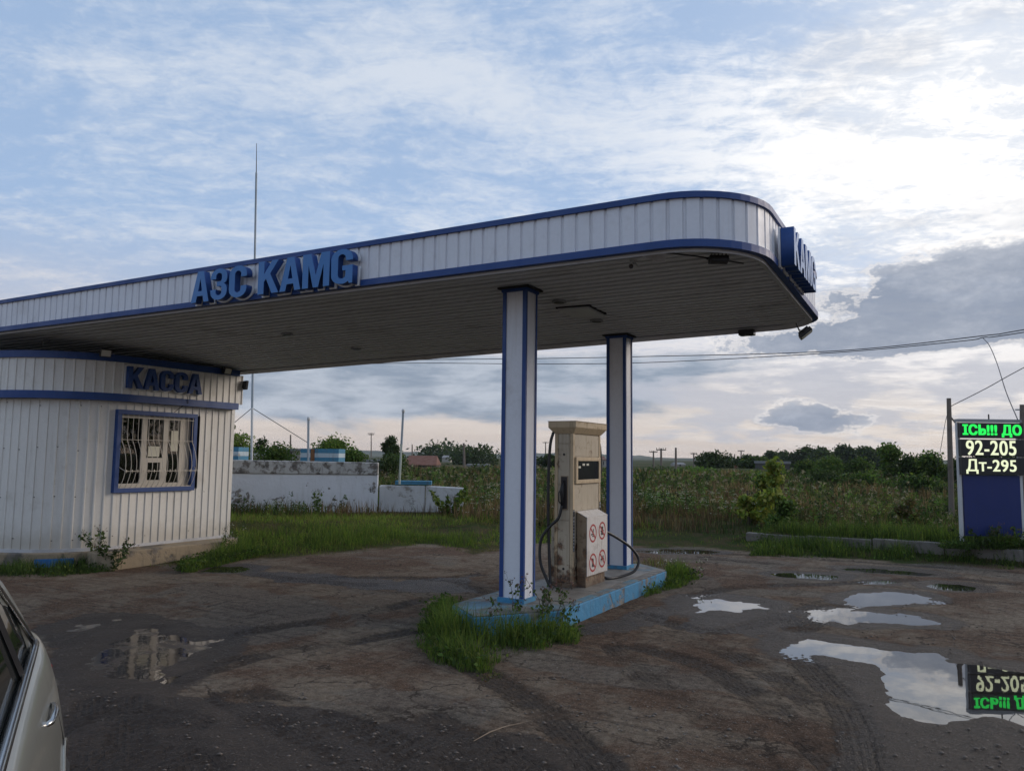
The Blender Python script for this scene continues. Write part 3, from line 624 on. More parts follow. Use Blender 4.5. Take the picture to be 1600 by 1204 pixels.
# ================================================================== CANOPY
T0, T1, S0, S1 = -2.64, 13.0, -0.86, 3.28
def zsof(t_, s_):
    zf = 3.425 - 0.0165 * t_; return 3.55 + (zf - 3.55) * (s_ - S0) / (S1 - S0)
CT = 3.965
can = thing('station_canopy', 'long white canopy with blue trim and rounded corners on two columns', 'canopy', Wp(0, 0, 0.2))
outl = rrect(T0, T1, S0, S1, (0.8, 0.55, 0.8, 0.8))
def rim_path(pts, zf, off=0.0, closed=True):
    path = []; n = len(pts)
    for i, p in enumerate(pts):
        a = np.array(pts[(i - 1) % n] if closed else pts[max(i - 1, 0)]); c = np.array(pts[(i + 1) % n] if closed else pts[min(i + 1, n - 1)])
        e = c - a; e = e / (np.linalg.norm(e) + 1e-9); nn = np.array([e[1], -e[0]])   # outward? checked below
        w3 = UV * nn[0] + VV * nn[1]
        # path runs so that the outside is on this side
        pos = Wp(p[0], p[1], zf(p[0], p[1]) if callable(zf) else zf) + w3 * off
        path.append((pos, w3))
    return path
ccx = np.mean([p[0] for p in outl]); ccs = np.mean([p[1] for p in outl])
_t = rim_path(outl, 0.0); _c = Wp(ccx, ccs, 0)
OUTS = 1.0 if np.mean([(p - _c) @ n_ for p, n_ in _t]) > 0 else -1.0
def canopy_rim(name, prof, zf, mt):
    path = [(p, n_ * OUTS) for p, n_ in rim_path(outl, zf)]
    return MB().strip(path, prof, True).build(name, mt, can)
canopy_rim('top_trim', [(-0.03, 0.0), (0.030, 0.0), (0.030, 0.055), (-0.03, 0.055)], CT, 'blue')
canopy_rim('bottom_trim', [(-0.03, -0.022), (0.035, -0.022), (0.035, 0.045), (-0.03, 0.045)], zsof, 'blue')
canopy_rim('soffit_edge_strip', [(-0.11, -0.012), (-0.036, -0.052), (-0.036, 0.01), (-0.11, 0.01)], zsof, 'soffit_trim')
# fascia panels
pm = panel_mesh('fascia_panel', PIT, 1.0, 'white', -0.016)
rs = resample(outl, PIT)
for i in range(len(rs) - 1):
    a, c = rs[i], rs[i + 1]; pa = Wp(*a, 0); pc = Wp(*c, 0)
    if a[1] > S1 - 0.3 and a[0] > 0: 
        pass
    zb = min(zsof(*a), zsof(*c)) + 0.03
    dv = pc - pa; e = math.atan2(dv[1], dv[0])
    # local +x along path; outward must be -y local. path direction chosen below
    if OUTS * 1.0 > 0: loc, rz = (pa[0], pa[1], zb), e
    else: loc, rz = (pc[0], pc[1], zb), e + PI
    place('fascia_panel', pm, can, loc, rz, (np.linalg.norm(dv) / PIT, 1, CT + 0.005 - zb))
# roof deck
rp = [Wp(p[0], p[1], 0) for p in rrect(T0 + 0.03, T1 - 0.03, S0 + 0.03, S1 - 0.03, (0.77, 0.52, 0.77, 0.77))]
MB().prism([(p[0], p[1]) for p in rp], CT - 0.12, CT - 0.06).build('roof_deck', 'grey', can)
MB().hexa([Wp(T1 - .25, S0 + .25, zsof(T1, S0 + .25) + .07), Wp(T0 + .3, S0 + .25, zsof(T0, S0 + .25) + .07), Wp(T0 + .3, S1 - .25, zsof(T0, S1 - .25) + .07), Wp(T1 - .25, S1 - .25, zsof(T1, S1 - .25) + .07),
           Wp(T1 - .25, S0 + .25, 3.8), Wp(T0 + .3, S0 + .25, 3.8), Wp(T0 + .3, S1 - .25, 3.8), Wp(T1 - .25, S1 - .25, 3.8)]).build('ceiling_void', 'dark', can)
# soffit slats
NS = 26; sw = (S1 - S0 - 0.2) / NS
def tlim(s_):   # canopy ends at this s (inside rounded corners)
    def lim(r, sc, edge_s, sgn):
        dd = (s_ - sc) * sgn
        return 0.0 if dd <= 0 else r - math.sqrt(max(r * r - dd * dd, 0))
    a = lim(0.8, S0 + 0.8, S0, -1) + lim(0.55, S1 - 0.55, S1, 1); b_ = lim(0.8, S0 + 0.8, S0, -1) + lim(0.8, S1 - 0.8, S1, 1)
    return T0 + a + 0.10, T1 - b_ - 0.10
for i in range(NS):
    s0 = S0 + 0.10 + i * sw; s1 = s0 + sw - 0.026; ta0, tb0 = tlim(s0); ta1, tb1 = tlim(s1); sag = random.uniform(-0.003, 0.003)
    mb = MB()
    cuts = 9
    for k in range(cuts):
        f0, f1 = k / cuts, (k + 1) / cuts
        A = [ta0 + (tb0 - ta0) * f0, ta0 + (tb0 - ta0) * f1, ta1 + (tb1 - ta1) * f1, ta1 + (tb1 - ta1) * f0]; S = [s0, s0, s1, s1]
        o_ = random.uniform(-0.0015, 0.0015)
        mb.hexa([Wp(A[j], S[j], zsof(A[j], S[j]) + sag + o_ + (0.010 if j >= 2 else 0)) for j in (1, 0, 3, 2)] + [Wp(A[j], S[j], zsof(A[j], S[j]) + 0.022) for j in (1, 0, 3, 2)])
        # turned-up lip
    mb.build('soffit_slat', 'slat', can, bevel=0.004)
# hatch and round lamps in the soffit
hp = [(0.02, 0.97), (-0.36, 1.02), (-0.36, 1.50), (0.02, 1.46)]
MB().hexa([Wp(a, s_, zsof(a, s_) - 0.035) for a, s_ in hp] + [Wp(a, s_, zsof(a, s_) + 0.005) for a, s_ in hp]).build('ceiling_hatch', 'cambox', can)
MB().hexa([Wp(a * 1.12 + .02, s_ - .01 if s_ < 1.2 else s_ + .03, zsof(a, s_) - 0.012) for a, s_ in hp] + [Wp(a * 1.12 + .02, s_ - .01 if s_ < 1.2 else s_ + .03, zsof(a, s_) + 0.01) for a, s_ in hp]).build('hatch_frame', 'dark', can)
def disc(mb, c, r, h, n=20, mt=None):
    return mb.prism([(c[0] + r * math.cos(2 * PI * k / n), c[1] + r * math.sin(2 * PI * k / n)) for k in range(n)], c[2], c[2] + h, mt)
for tt, ss in ((-0.14, 0.68), (-0.11, 1.85), (4.2, 2.2), (4.4, 0.9)):
    c = Wp(tt, ss, zsof(tt, ss) - 0.018); disc(MB(), c, 0.085, 0.03).build('ceiling_lamp_ring', 'grey', can); disc(MB(), c + np.array([0, 0, -0.004]), 0.06, 0.02).build('ceiling_lamp_lens', 'black', can)
# torn strip at the corner
cp_ = [Wp(-1.85, -0.80, 3.52), Wp(-2.10, -0.60, 3.50), Wp(-2.30, -0.42, 3.48), Wp(-2.42, -0.15, 3.50)]
MB().tube([Vector(p) for p in cp_], 0.008, 5).build('loose_cable', 'black', can)
tp = [Wp(-1.62, -0.79, 3.53), Wp(-1.78, -0.66, 3.475), Wp(-1.84, -0.66, 3.47), Wp(-1.9, -0.78, 3.53)]
MB().hexa([p - np.array([0, 0, .004]) for p in tp] + tp).build('bent_edge_strip', 'soffit_trim', can)
# columns
def column(tc, sc, name='column'):
    ht, hs = 0.145, 0.13; zt = zsof(tc, sc) + 0.01; z0 = 0.2
    c = MB().tsbox(tc - ht + .012, tc + ht - .012, sc - hs + .012, sc + hs - .012, z0, zt).build('column', 'white', can)
    for a in (-1, 1):
        for b_ in (-1, 1):
            mb = MB(); t_e = tc + a * ht; s_e = sc + b_ * hs; wdt = 0.045 if b_ < 0 else 0.03
            wdt2 = 0.03
            mb.tsbox(min(t_e, t_e - a * wdt), max(t_e, t_e - a * wdt), min(s_e, s_e - b_ * .006), max(s_e, s_e - b_ * .006), z0 + .05, zt - .03)
            mb.tsbox(min(t_e, t_e - a * .006), max(t_e, t_e - a * .006), min(s_e - b_ * .0065, s_e - b_ * wdt2), max(s_e - b_ * .0065, s_e - b_ * wdt2), z0 + .05, zt - .03)
            mb.build('corner_trim', 'blue', c)
    MB().tsbox(tc - ht - .012, tc + ht + .012, sc - hs - .012, sc + hs + .012, zt - .06, zt - .028).build('capital', 'blue', c)
    MB().tsbox(tc - ht - .045, tc + ht + .045, sc - hs - .045, sc + hs + .045, zt - .0275, zt - .008).build('capital_plate', 'dark', c)
    MB().tsbox(tc - ht - .012, tc + ht + .012, sc - hs - .012, sc + hs + .012, z0, z0 + .045).build('base_trim', 'island_blue', c)
    return c
column(0, 0); column(0, 2.94)

# ================================================================== LETTERS
def arcp(cx, cy, rx, ry, a0, a1, n=8): return [(cx + rx * math.cos(math.radians(a0 + (a1 - a0) * k / n)), cy + ry * math.sin(math.radians(a0 + (a1 - a0) * k / n))) for k in range(n + 1)]
TH = 0.17
def glyph(ch):      # polygons [outer, holes...], height 1
    if ch == 'К': return 0.60, [[(0, 0), (.18, 0), (.18, .36), (.24, .46), (.42, 0), (.62, 0), (.36, .60), (.60, 1), (.41, 1), (.18, .60), (.18, 1), (0, 1)]]
    if ch == 'А': return 0.60, [[(0, 0), (.17, 0), (.205, .20), (.395, .20), (.43, 0), (.60, 0), (.40, 1), (.20, 1)], [(.235, .36), (.30, .76), (.365, .36)]]
    if ch == 'М': return 0.74, [[(0, 0), (.165, 0), (.165, .66), (.30, 0), (.44, 0), (.575, .66), (.575, 0), (.74, 0), (.74, 1), (.51, 1), (.37, .36), (.23, 1), (0, 1)]]
    if ch == 'С':
        o = [(.55, .36)] + arcp(.275, .26, .275, .26, 0, -180) + arcp(.275, .74, .275, .26, 180, 0) + [(.55, .64), (.37, .64)] + arcp(.275, .74, .095, .10, 0, 180) + arcp(.275, .26, .095, .10, 180, 360) + [(.37, .36)]
        return 0.55, [o]
    if ch == 'G':
        o = [(.56, .0)] + [(.47, 0), (.45, .07)] + arcp(.275, .26, .275, .26, -60, -180) + arcp(.275, .74, .285, .26, 180, 0) + [(.56, .66), (.38, .66)] + arcp(.275, .74, .10, .11, 0, 180) + arcp(.275, .26, .10, .11, 180, 360) + [(.375, .38), (.29, .38), (.29, .52), (.56, .52)]
        return 0.58, [o]
    if ch == 'З':
        o = [(0, .34)] + arcp(.265, .25, .265, .25, 180, 360) + [(.53, .36), (.50, .46), (.43, .51), (.50, .56), (.53, .66)] + arcp(.265, .76, .265, .24, 0, 180) + [(0, .67), (.17, .67), (.17, .76)] + arcp(.265, .76, .095, .10, 180, 0) + [(.36, .66), (.33, .59), (.20, .585), (.20, .44), (.33, .435), (.36, .37)] + arcp(.265, .25, .095, .105, 0, -180) + [(.17, .34)]
        return 0.55, [o]
    return 0.28, []
def curve_mesh(polys, extr, offset=0.0, scale=(1, 1)):
    cu = bpy.data.curves.new('glyph', 'CURVE'); cu.dimensions = '2D'; cu.fill_mode = 'BOTH'; cu.extrude = extr; cu.offset = offset
    for pl in polys:
        sp = cu.splines.new('POLY'); sp.points.add(len(pl) - 1); sp.use_cyclic_u = True
        for q, p in zip(sp.points, pl): q.co = (p[0] * scale[0], p[1] * scale[1], 0, 1)
    ob = bpy.data.objects.new('tmp', cu); COL.objects.link(ob); bpy.context.view_layer.update()
    me = bpy.data.meshes.new_from_object(ob.evaluated_get(bpy.context.evaluated_depsgraph_get())); bpy.data.objects.remove(ob); bpy.data.curves.remove(cu)
    return me
def setmats(me, face, side):
    me.materials.clear(); me.materials.append(M[face]); me.materials.append(M[side])
    for p in me.polygons: p.material_index = 0 if p.normal.z > 0.6 else 1
def sign_letters(root, text, p0, p1, zbase, height, out, depth=0.07, width=None, widen=1.0, gap=0.05, space=0.24, zs=None, face='letter', side='letter_side'):
    """letters from world xy p0 to p1 ; out = unit outward vector"""
    p0 = np.array(p0[:2]); p1 = np.array(p1[:2]); L = np.linalg.norm(p1 - p0); dirv = (p1 - p0) / L
    adv = 0; lay = []
    for ch in text:
        w_, pl = glyph(ch)
        if not pl: adv += space; continue
        lay.append((ch, adv, w_, pl)); adv += w_ + gap
    adv -= gap; k = L / adv
    ex = Vector((dirv[0], dirv[1], 0)); ez = Vector((0, 0, 1)); eo = Vector((out[0], out[1], 0))
    R4 = Matrix((ex, ez, eo)).transposed().to_4x4()
    for ch, a, w_, pl in lay:
        base = Vector((p0[0] + dirv[0] * a * k, p0[1] + dirv[1] * a * k, zbase if zs is None else zs(a / adv)))
        me = curve_mesh(pl, depth / 2, 0.0, (k, height)); setmats(me, face, side)
        mw = curve_mesh(pl, 0.009, 0.0, (k, height))
        # backing: grow outline by scaling about the centre
        for vtx in mw.vertices: vtx.co.x = (vtx.co.x - w_ * k / 2) * 1.14 + w_ * k / 2; vtx.co.y = (vtx.co.y - height / 2) * 1.07 + height / 2 - 0.004
        mw.materials.clear(); mw.materials.append(M['letter_white'])
        for me_, off, nm in ((me, 0.03 + depth / 2, 'letter'), (mw, 0.018, 'letter_backing')):
            me_.transform(Matrix.Translation(base + eo * off - root.location) @ R4); me_.update()
            o = bpy.data.objects.new(nm, me_); COL.objects.link(o); o.parent = root
OUTU = -UV; OUTV = -VV
rt = thing('roof_sign', 'blue raised letters АЗС КАМG on the long canopy fascia above the kiosk', 'sign', Wp(2.8, S0 - 0.03, 3.56))
a = Wp(4.10, S0 - 0.03, 0); c = Wp(1.50, S0 - 0.03, 0)
sign_letters(rt, 'АЗС КАМG', a, c, 3.545, 0.385, OUTV, depth=0.085, space=0.30)
rt = thing('end_sign', 'blue raised letters КАМG on the short right end of the canopy', 'sign', Wp(T0 - 0.03, 0.9, 3.5))
sign_letters(rt, 'КАМG', Wp(T0 - 0.03, 0.16, 0), Wp(T0 - 0.03, 1.55, 0), 3.52, 0.36, OUTU, depth=0.12)

# ================================================================== KIOSK
kt0 = 7.93; ks0 = -0.50; ks1 = 3.02; kt1 = 13.6; KR = 1.38; KTOP = 3.26; KBASE = 0.16
kio = thing('cashier_kiosk', 'white corrugated cashier kiosk with rounded corner and barred window under the canopy', 'kiosk', Wp(9.5, 1.2, -0.1))
def kpath(off, r=KR):   # runs: from far end of window face round the corner and along the front
    pts = [(kt0 - off, ks1 + off)]
    n = 18
    pts.append((kt0 - off, 2.0)); pts.append((kt0 - off, ks0 + r))
    for k in range(1, n + 1):
        q = (PI / 2) * k / n; pts.append((kt0 + r - (r + off) * math.cos(q), ks0 + r - (r + off) * math.sin(q)))
    pts += [(kt0 + r + 2, ks0 - off), (kt1, ks0 - off)]
    return pts
def koutpath(off, z): 
    pts = kpath(off); res = []
    for i, p in enumerate(pts):
        a = np.array(pts[max(i - 1, 0)]); c = np.array(pts[min(i + 1, len(pts) - 1)]); e = c - a; e = e / np.linalg.norm(e)
        # moving toward -s along the t0 face: e=(0,-1); outward is -t => rotate
        nn = np.array([e[1], -e[0]]); res.append((Wp(p[0], p[1], z), UV * nn[0] + VV * nn[1]))
    return res
WS0, WS1, WZ0, WZ1 = 0.64, 2.20, 1.04, 2.41
klow = panel_mesh('wall_panel', PIT, 1.0, 'white_kiosk', -0.016)
def kpanels(off, z0, z1, nm, win=False):
    rs_ = resample(kpath(off), PIT, False)
    for i in range(len(rs_) - 1):
        a, c = rs_[i], rs_[i + 1]; pa = Wp(*a, 0); pc = Wp(*c, 0); dv = pc - pa; e = math.atan2(dv[1], dv[0])
        segs = [(z0, z1)]
        if win and abs(a[0] - (kt0 - off)) < 0.08 and min(a[1], c[1]) < WS1 - 0.04 and max(a[1], c[1]) > WS0 + 0.10: segs = [(z0, WZ0 + 0.03), (WZ1 - 0.03, z1)]
        for za, zb in segs: place(nm, klow, kio, (pc[0], pc[1], za), e + PI, (np.linalg.norm(dv) / PIT, 1, zb - za))
# direction check: outward normal must be local -y
kpanels(0.0, KBASE, 2.62, 'wall_panel', True)
kpanels(0.12, 2.64, 3.20, 'band_panel')
_pr = lambda o0, o1, z0, z1: [(o0, z0), (o1, z0), (o1, z1), (o0, z1)]
MB().strip(koutpath(0.0, 0), _pr(0.002, 0.165, 2.54, 2.66)).build('band_trim', 'blue', kio)
MB().strip(koutpath(0.0, 0), _pr(0.05, 0.165, 3.18, 3.29)).build('parapet_trim', 'blue', kio)
MB().strip(koutpath(0.0, 0), _pr(-0.05, 0.03, 0.10, KBASE + .02)).build('drip_flashing', 'soffit_trim', kio)
kr = [Wp(p[0], p[1], 0) for p in kpath(0.05)] + [Wp(kt1, ks1, 0)]
MB().prism([(p[0], p[1]) for p in kr], 3.19, 3.24).build('flat_roof', 'grey', kio)
sc_ = MB()
for q, z_ in [(q, z_) for q in resample(kpath(0.004), PIT * 2, False) for z_ in (.32, 1.0, 1.75, 2.45)]:
    if random.random() < .75 and not (q[0] < kt0 + .02 and WS0 - .05 < q[1] < WS1 + .05 and .9 < z_ < 2.5):
        c = Wp(q[0], q[1], z_ + random.uniform(-.03, .03)); sc_.box(tuple(c), .016, .016, .012)
sc_ = sc_.build('sheet_screws', 'darkwall', kio); tag(sc_, kind='stuff')
# walls behind
mb = MB(); mb.tsbox(kt0 + .02, kt1, ks1 + .0, ks1 + .08, 0.1, 3.2); mb.tsbox(kt1 - .08, kt1, ks0, ks1, 0.1, 3.2); mb.build('rear_wall', 'white_kiosk', kio)
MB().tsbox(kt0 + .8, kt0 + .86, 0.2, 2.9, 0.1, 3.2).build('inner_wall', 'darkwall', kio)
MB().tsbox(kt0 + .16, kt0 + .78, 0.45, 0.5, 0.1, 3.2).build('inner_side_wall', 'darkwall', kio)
# plinth following the walls
pl = [Wp(p[0], p[1], 0) for p in kpath(0.16)] + [Wp(kt1, ks1, 0)]
MB().prism([(p[0], p[1]) for p in pl], -0.35, 0.13).build('plinth', 'plinth', kio, bevel=0.015)
mb = MB(); poly = [Wp(7.35, 0.35, 0), Wp(7.33, 2.45, 0), Wp(7.55, 2.95, 0), Wp(7.8, 3.0, 0), Wp(7.8, 0.2, 0), Wp(7.52, 0.18, 0)]
mb.prism([(p[0], p[1]) for p in poly][::-1], -0.35, 0.15); mb.build('concrete_step', 'plinth', kio, bevel=0.02)
bp_ = koutpath(0.165, 0)
arcs = [q for q in bp_[8:13]]
MB().strip(arcs, _pr(0.0, 0.006, -0.12, 0.05)).build('blue_paint_patch', 'plinth_blue', kio)
# window
win = MB()
f = 0.075
for (s0, s1, z0, z1) in ((WS0, WS1, WZ0, WZ0 + f), (WS0, WS1, WZ1 - f, WZ1), (WS0, WS0 + f, WZ0 + f, WZ1 - f), (WS1 - f, WS1, WZ0 + f, WZ1 - f)):
    win.tsbox(kt0 - .055, kt0 + .03, s0, s1, z0, z1)
win = win.build('window', 'blue', kio, bevel=0.004); tag(win, 'window in a wide blue surround')
a0, a1, b0, b1 = WS0 + f, WS1 - f, WZ0 + f, WZ1 - f
mb = MB(); fr = 0.055; tz0, tz1 = kt0 + .035, kt0 + .085
dvd = [a0, a0 + 0.40, a0 + 0.80, a1 - 0.17, a1]
mb.tsbox(tz0, tz1, a0, a1, b0, b0 + .07); mb.tsbox(tz0, tz1, a0, a1, b1 - fr, b1)
mb.tsbox(tz0, tz1, a0, a0 + fr, b0 + .07, b1 - fr); mb.tsbox(tz0, tz1, a0 + .44, a0 + .44 + .10, b0 + .07, b1 - fr); mb.tsbox(tz0, tz1, a0 + .86, a0 + .86 + .09, b0 + .07, b1 - fr); mb.tsbox(tz0, tz1, a1 - .16 - fr, a1, b0 + .07, b1 - fr)
mb.tsbox(tz0, tz1 + .001, a0 + .54, a0 + .86, b0 + .42, b0 + .50); mb.tsbox(tz0, tz1, a0 + .54, a0 + .58, b0 + .07, b0 + .42); mb.tsbox(tz0, tz1, a0 + .82, a0 + .86, b0 + .07, b0 + .42); mb.tsbox(tz0, tz1, a0 + .58, a0 + .82, b0 + .07, b0 + .12)
mb.build('window_frame', 'upvc', win)
MB().tsbox(tz0 - .085, tz0, a0, a1, b0 - .002, b0 + .015).build('sill', 'upvc', win)
for (s0, s1, z0, z1) in ((a0 + fr, a0 + .44, b0 + .07, b1 - fr), (a0 + .54, a0 + .86, b0 + .50, b1 - fr), (a0 + .58, a0 + .82, b0 + .12, b0 + .42), (a0 + .95, a1 - .16 - fr, b0 + .07, b1 - fr)):
    MB().tsbox(tz0 + .02, tz0 + .026, s0, s1, z0, z1).build('pane', 'glass', win)
MB().tsbox(tz0 + .006, tz0 + .018, a0 + .58, a0 + .80, b0 + .52, b0 + .70).build('notice_paper', 'paper', win)
MB().tsbox(tz0 + .006, tz0 + .018, a0 + 1.02, a0 + 1.16, b0 + .62, b0 + .98).build('notice_paper', 'paper', win)
MB().tsbox(kt0 + .25, kt0 + .27, a0 - .02, a0 + .46, b0 + .60, b1).build('roller_blind', 'curtain', win)
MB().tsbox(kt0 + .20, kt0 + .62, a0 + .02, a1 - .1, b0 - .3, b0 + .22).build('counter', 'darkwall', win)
# bulged grille
gr = MB(); gr.tube([Wp(kt0 - .04, a0, b0 + .35), Wp(kt0 - .19, a0 + .02, b0 + .28), Wp(kt0 - .19, a1 + .02, b0 + .28), Wp(kt0 - .04, a1 + .05, b0 + .35)], 0.006, 5)
gr = gr.build('window_grille', 'barwhite', kio)
def barpts(s_):
    pts = []
    for k in range(15):
        q = k / 14; z = b1 - q * (b1 - b0); bulge = 0.0
        if q > 0.35: x = (q - 0.35) / 0.65; bulge = 0.15 * math.sin(PI * min(1, x ** 1.1)) ** 0.8
        pts.append(Wp(kt0 - .045 - bulge, s_, z))
    return pts
nb = 15
for k in range(nb):
    s_ = a0 + .02 + (a1 - a0 - .04) * k / (nb - 1); MB().tube(barpts(s_), 0.0055, 5).build('bar', 'barwhite', gr)
for q in (b1 - .05, b1 - .42): MB().tube([Wp(kt0 - .047, a0, q), Wp(kt0 - .047, a1, q)], 0.005, 5).build('cross_bar', 'barwhite', gr)
for k in range(14):
    s_ = a0 + .04 + (a1 - a0 - .08) * k / 13
    MB().tube([Wp(kt0 - .19 + .025 * math.cos(q), s_ + .022 * math.cos(q * 1), b0 + .28 + .025 * math.sin(q)) for q in np.linspace(0, 2 * PI, 9)], 0.004, 4).build('scroll', 'barwhite', gr)
rt = thing('kiosk_sign', 'dark blue raised letters КАССА on the upper band of the kiosk', 'sign', Wp(kt0 - .15, 1.4, 2.8))
sign_letters(rt, 'КАССА', Wp(kt0 - .145, 0.66, 0), Wp(kt0 - .145, 2.12, 0), 2.76, 0.36, OUTU, depth=0.06, face='blue', side='letter_side')
MB().tube([Wp(kt0 - .15, 1.85, 2.80), Wp(kt0 - .18, 1.88, 2.60), Wp(kt0 - .06, 1.80, 2.50), Wp(kt0 - .03, 1.72, 2.42)], 0.006, 5).build('sign_cable', 'black', rt)
# floodlights
def floodlight(pos, facing, tilt, label, glass='lamp_glass', w_=0.17, h_=0.13, name='floodlight', group=None, hang=0.0):
    o = thing(name, label, 'floodlight', pos, group); fx = Vector((facing[0], facing[1], 0)).normalized(); sx = Vector((0, 0, 1)).cross(fx)
    nrm = (fx * math.cos(tilt) + Vector((0, 0, -math.sin(tilt)))).normalized(); upv = nrm.cross(sx).normalized() * -1
    c = Vector([float(v) for v in pos])
    def bx(c, hw, hh, d0, d1): return [c + sx * a * hw + upv * b_ * hh + nrm * q for q in (d0, d1) for a, b_ in ((-1, -1), (1, -1), (1, 1), (-1, 1))]
    MB().hexa(bx(c, w_ / 2, h_ / 2, -0.02, 0.03)).build('housing', 'black', o, bevel=0.006)
    MB().hexa(bx(c, w_ / 2 - .015, h_ / 2 - .015, 0.0305, 0.034)).build('lens', glass, o)
    mb = MB()
    for k in range(5): q = -w_ / 2 + .02 + k * (w_ - .04) / 4; mb.hexa([c + sx * (q + a * .003) + upv * b_ * (h_ / 2 - .02) + nrm * d_ for d_ in (-.045, -.019) for a, b_ in ((-1, -1), (1, -1), (1, 1), (-1, 1))])
    mb.build('cooling_fins', 'black', o)
    br = MB(); top = c - fx * 0.10 + Vector((0, 0, 0.06 + hang))
    br.tube([c + sx * (w_ / 2 + .012), c + sx * (w_ / 2 + .012) - fx * .06 + Vector((0, 0, .02)), top + sx * .03, top - sx * .03, c - sx * (w_ / 2 + .012) - fx * .06 + Vector((0, 0, .02)), c - sx * (w_ / 2 + .012)], 0.006, 5)
    br.build('bracket', 'black', o); return o
floodlight(atT(165, 551, 7.62), OUTU - VV * .3, 0.35, 'left pale-faced floodlight at the top edge of the kiosk wall')
floodlight(atT(355, 579, 7.66), OUTU, 0.35, 'right pale-faced floodlight at the top edge of the kiosk above the corner')
floodlight(Wp(7.75, 3.14, 3.02), -OUTV + OUTU * 0.3, 0.1, 'black square floodlight sticking out past the far corner of the kiosk', 'black', 0.15, 0.17)
floodlight(atT(1258, 520, -2.55), -OUTU * 0.2 + VV * 0.1 - UV, 0.9, 'big black floodlight hanging under the far right corner of the canopy', 'lamp_glass', 0.20, 0.17, hang=0.06)
floodlight(Wp(-2.28, -0.50, 3.475), OUTV - UV * 0.5, 1.35, 'black floodlight with loose cables under the near rounded canopy corner', 'black', 0.17, 0.09, hang=0.0)
# cameras
def cctv(pos, facing, label, mt='cambox'):
    o = thing('security_camera', label, 'camera', pos); fx = Vector((facing[0], facing[1], -0.25)).normalized(); c = Vector([float(v) for v in pos])
    MB().tube([c + Vector((0, 0, .055)), c + Vector((0, 0, .035))], 0.035, 14).build('mount', mt, o)
    MB().tube([c + Vector((0, 0, .036)), c], 0.014, 8).build('arm', mt, o)
    MB().tube([c - fx * .05, c + fx * .055], 0.030, 14).build('housing', mt, o, bevel=0.004)
    MB().tube([c + fx * .056, c + fx * .060], 0.022, 14).build('lens', 'black', o); return o
cctv(Wp(-1.50, -0.55, zsof(-1.5, -.55) - .055), OUTV, 'small white security camera under the canopy near its front edge')
cctv(atT(42, 528, 8.2) if False else Wp(8.6, -0.2, zsof(8.6, -.2) - .055), OUTV, 'dark security camera under the canopy at the far left above the kiosk', 'grey')
o = thing('soffit_lamp', 'small black lamp box hanging at the far canopy edge left of the corner floodlight', 'lamp', Wp(-1.72, 3.22, 3.40))
MB().tsbox(-1.82, -1.62, 3.12, 3.26, 3.36, 3.43).build('housing', 'black', o, bevel=.005)
for k in (-.05, .05): disc(MB(), Wp(-1.72 + k, 3.19, 3.352), 0.025, 0.012).build('lens', 'glassdark', o)

# ================================================================== PUMP ISLAND
isl = thing('pump_island', 'long blue painted concrete pump island with pointed ends under the canopy', 'kerb', Wp(0, 1.3, -0.05))
ip = [(0.48, -0.50), (-0.03, -0.92), (-0.60, -0.16), (-0.62, 3.09), (-0.10, 3.52), (0.46, 3.05)]
def ipoly(sh):
    c = np.array([-0.05, 1.3]); out = []
    n = len(ip)
    for i in range(n):
        p = np.array(ip[i]); a = np.array(ip[i - 1]); b_ = np.array(ip[(i + 1) % n])
        e1 = (p - a) / np.linalg.norm(p - a); e2 = (b_ - p) / np.linalg.norm(b_ - p); n1_ = np.array([e1[1], -e1[0]]); n2_ = np.array([e2[1], -e2[0]])
        m_ = n1_ + n2_; m_ = m_ / (m_ @ n1_) ; out.append(p + m_ * sh)
    # ensure sh>0 shrinks
    return out
sgn = 1 if np.linalg.norm(ipoly(0.05)[0] - np.array([-0.05, 1.3])) < np.linalg.norm(np.array(ip[0]) - np.array([-0.05, 1.3])) else -1
MB().prism([Wp(*p, 0)[:2] for p in ip][::1], -0.10, 0.185).build('kerb', 'island_blue', isl, bevel=0.012)
MB().prism([Wp(*p, 0)[:2] for p in ipoly(0.012 * sgn)], 0.1855, 0.2).build('top_slab', 'island_top', isl, bevel=0.004)
# chequer plates
cm, t, b = mat('chequer_plate'); g = t.new('ShaderNodeNewGeometry').outputs['Position']; sx, sy, sz = t.sep(g)
uu = t.m('ADD', t.m('MULTIPLY', sx, float(UV[0])), t.m('MULTIPLY', sy, float(UV[1]))); vv = t.m('ADD', t.m('MULTIPLY', sx, float(VV[0])), t.m('MULTIPLY', sy, float(VV[1])))
chk = t.m('MULTIPLY', t.m('SINE', t.m('MULTIPLY', uu, 170.0)), t.m('SINE', t.m('MULTIPLY', vv, 170.0)))
n = t.noise(g, 5, 6, 0.65)
t.put(b.inputs['Base Color'], t.mix(t.ramp(chk, -0.2, 0.4, 0, 0.5), t.mix(t.ramp(n, 0.4, 0.65), (0.20, 0.185, 0.16), (0.11, 0.10, 0.09)), (0.26, 0.245, 0.22))); b.inputs['Roughness'].default_value = 0.55
bn = t.new('ShaderNodeBump'); bn.inputs['Strength'].default_value = 0.5; bn.inputs['Distance'].default_value = 0.003; t.put(bn.inputs['Height'], chk); t.l.new(bn.outputs[0], b.inputs['Normal'])
M['chequer'] = cm
for s0, s1 in ((0.20, 0.92), (0.935, 1.85), (1.865, 2.70)):
    MB().tsbox(-0.50, 0.38, s0, s1, 0.2005, 0.207).build('floor_plate', 'chequer', isl)

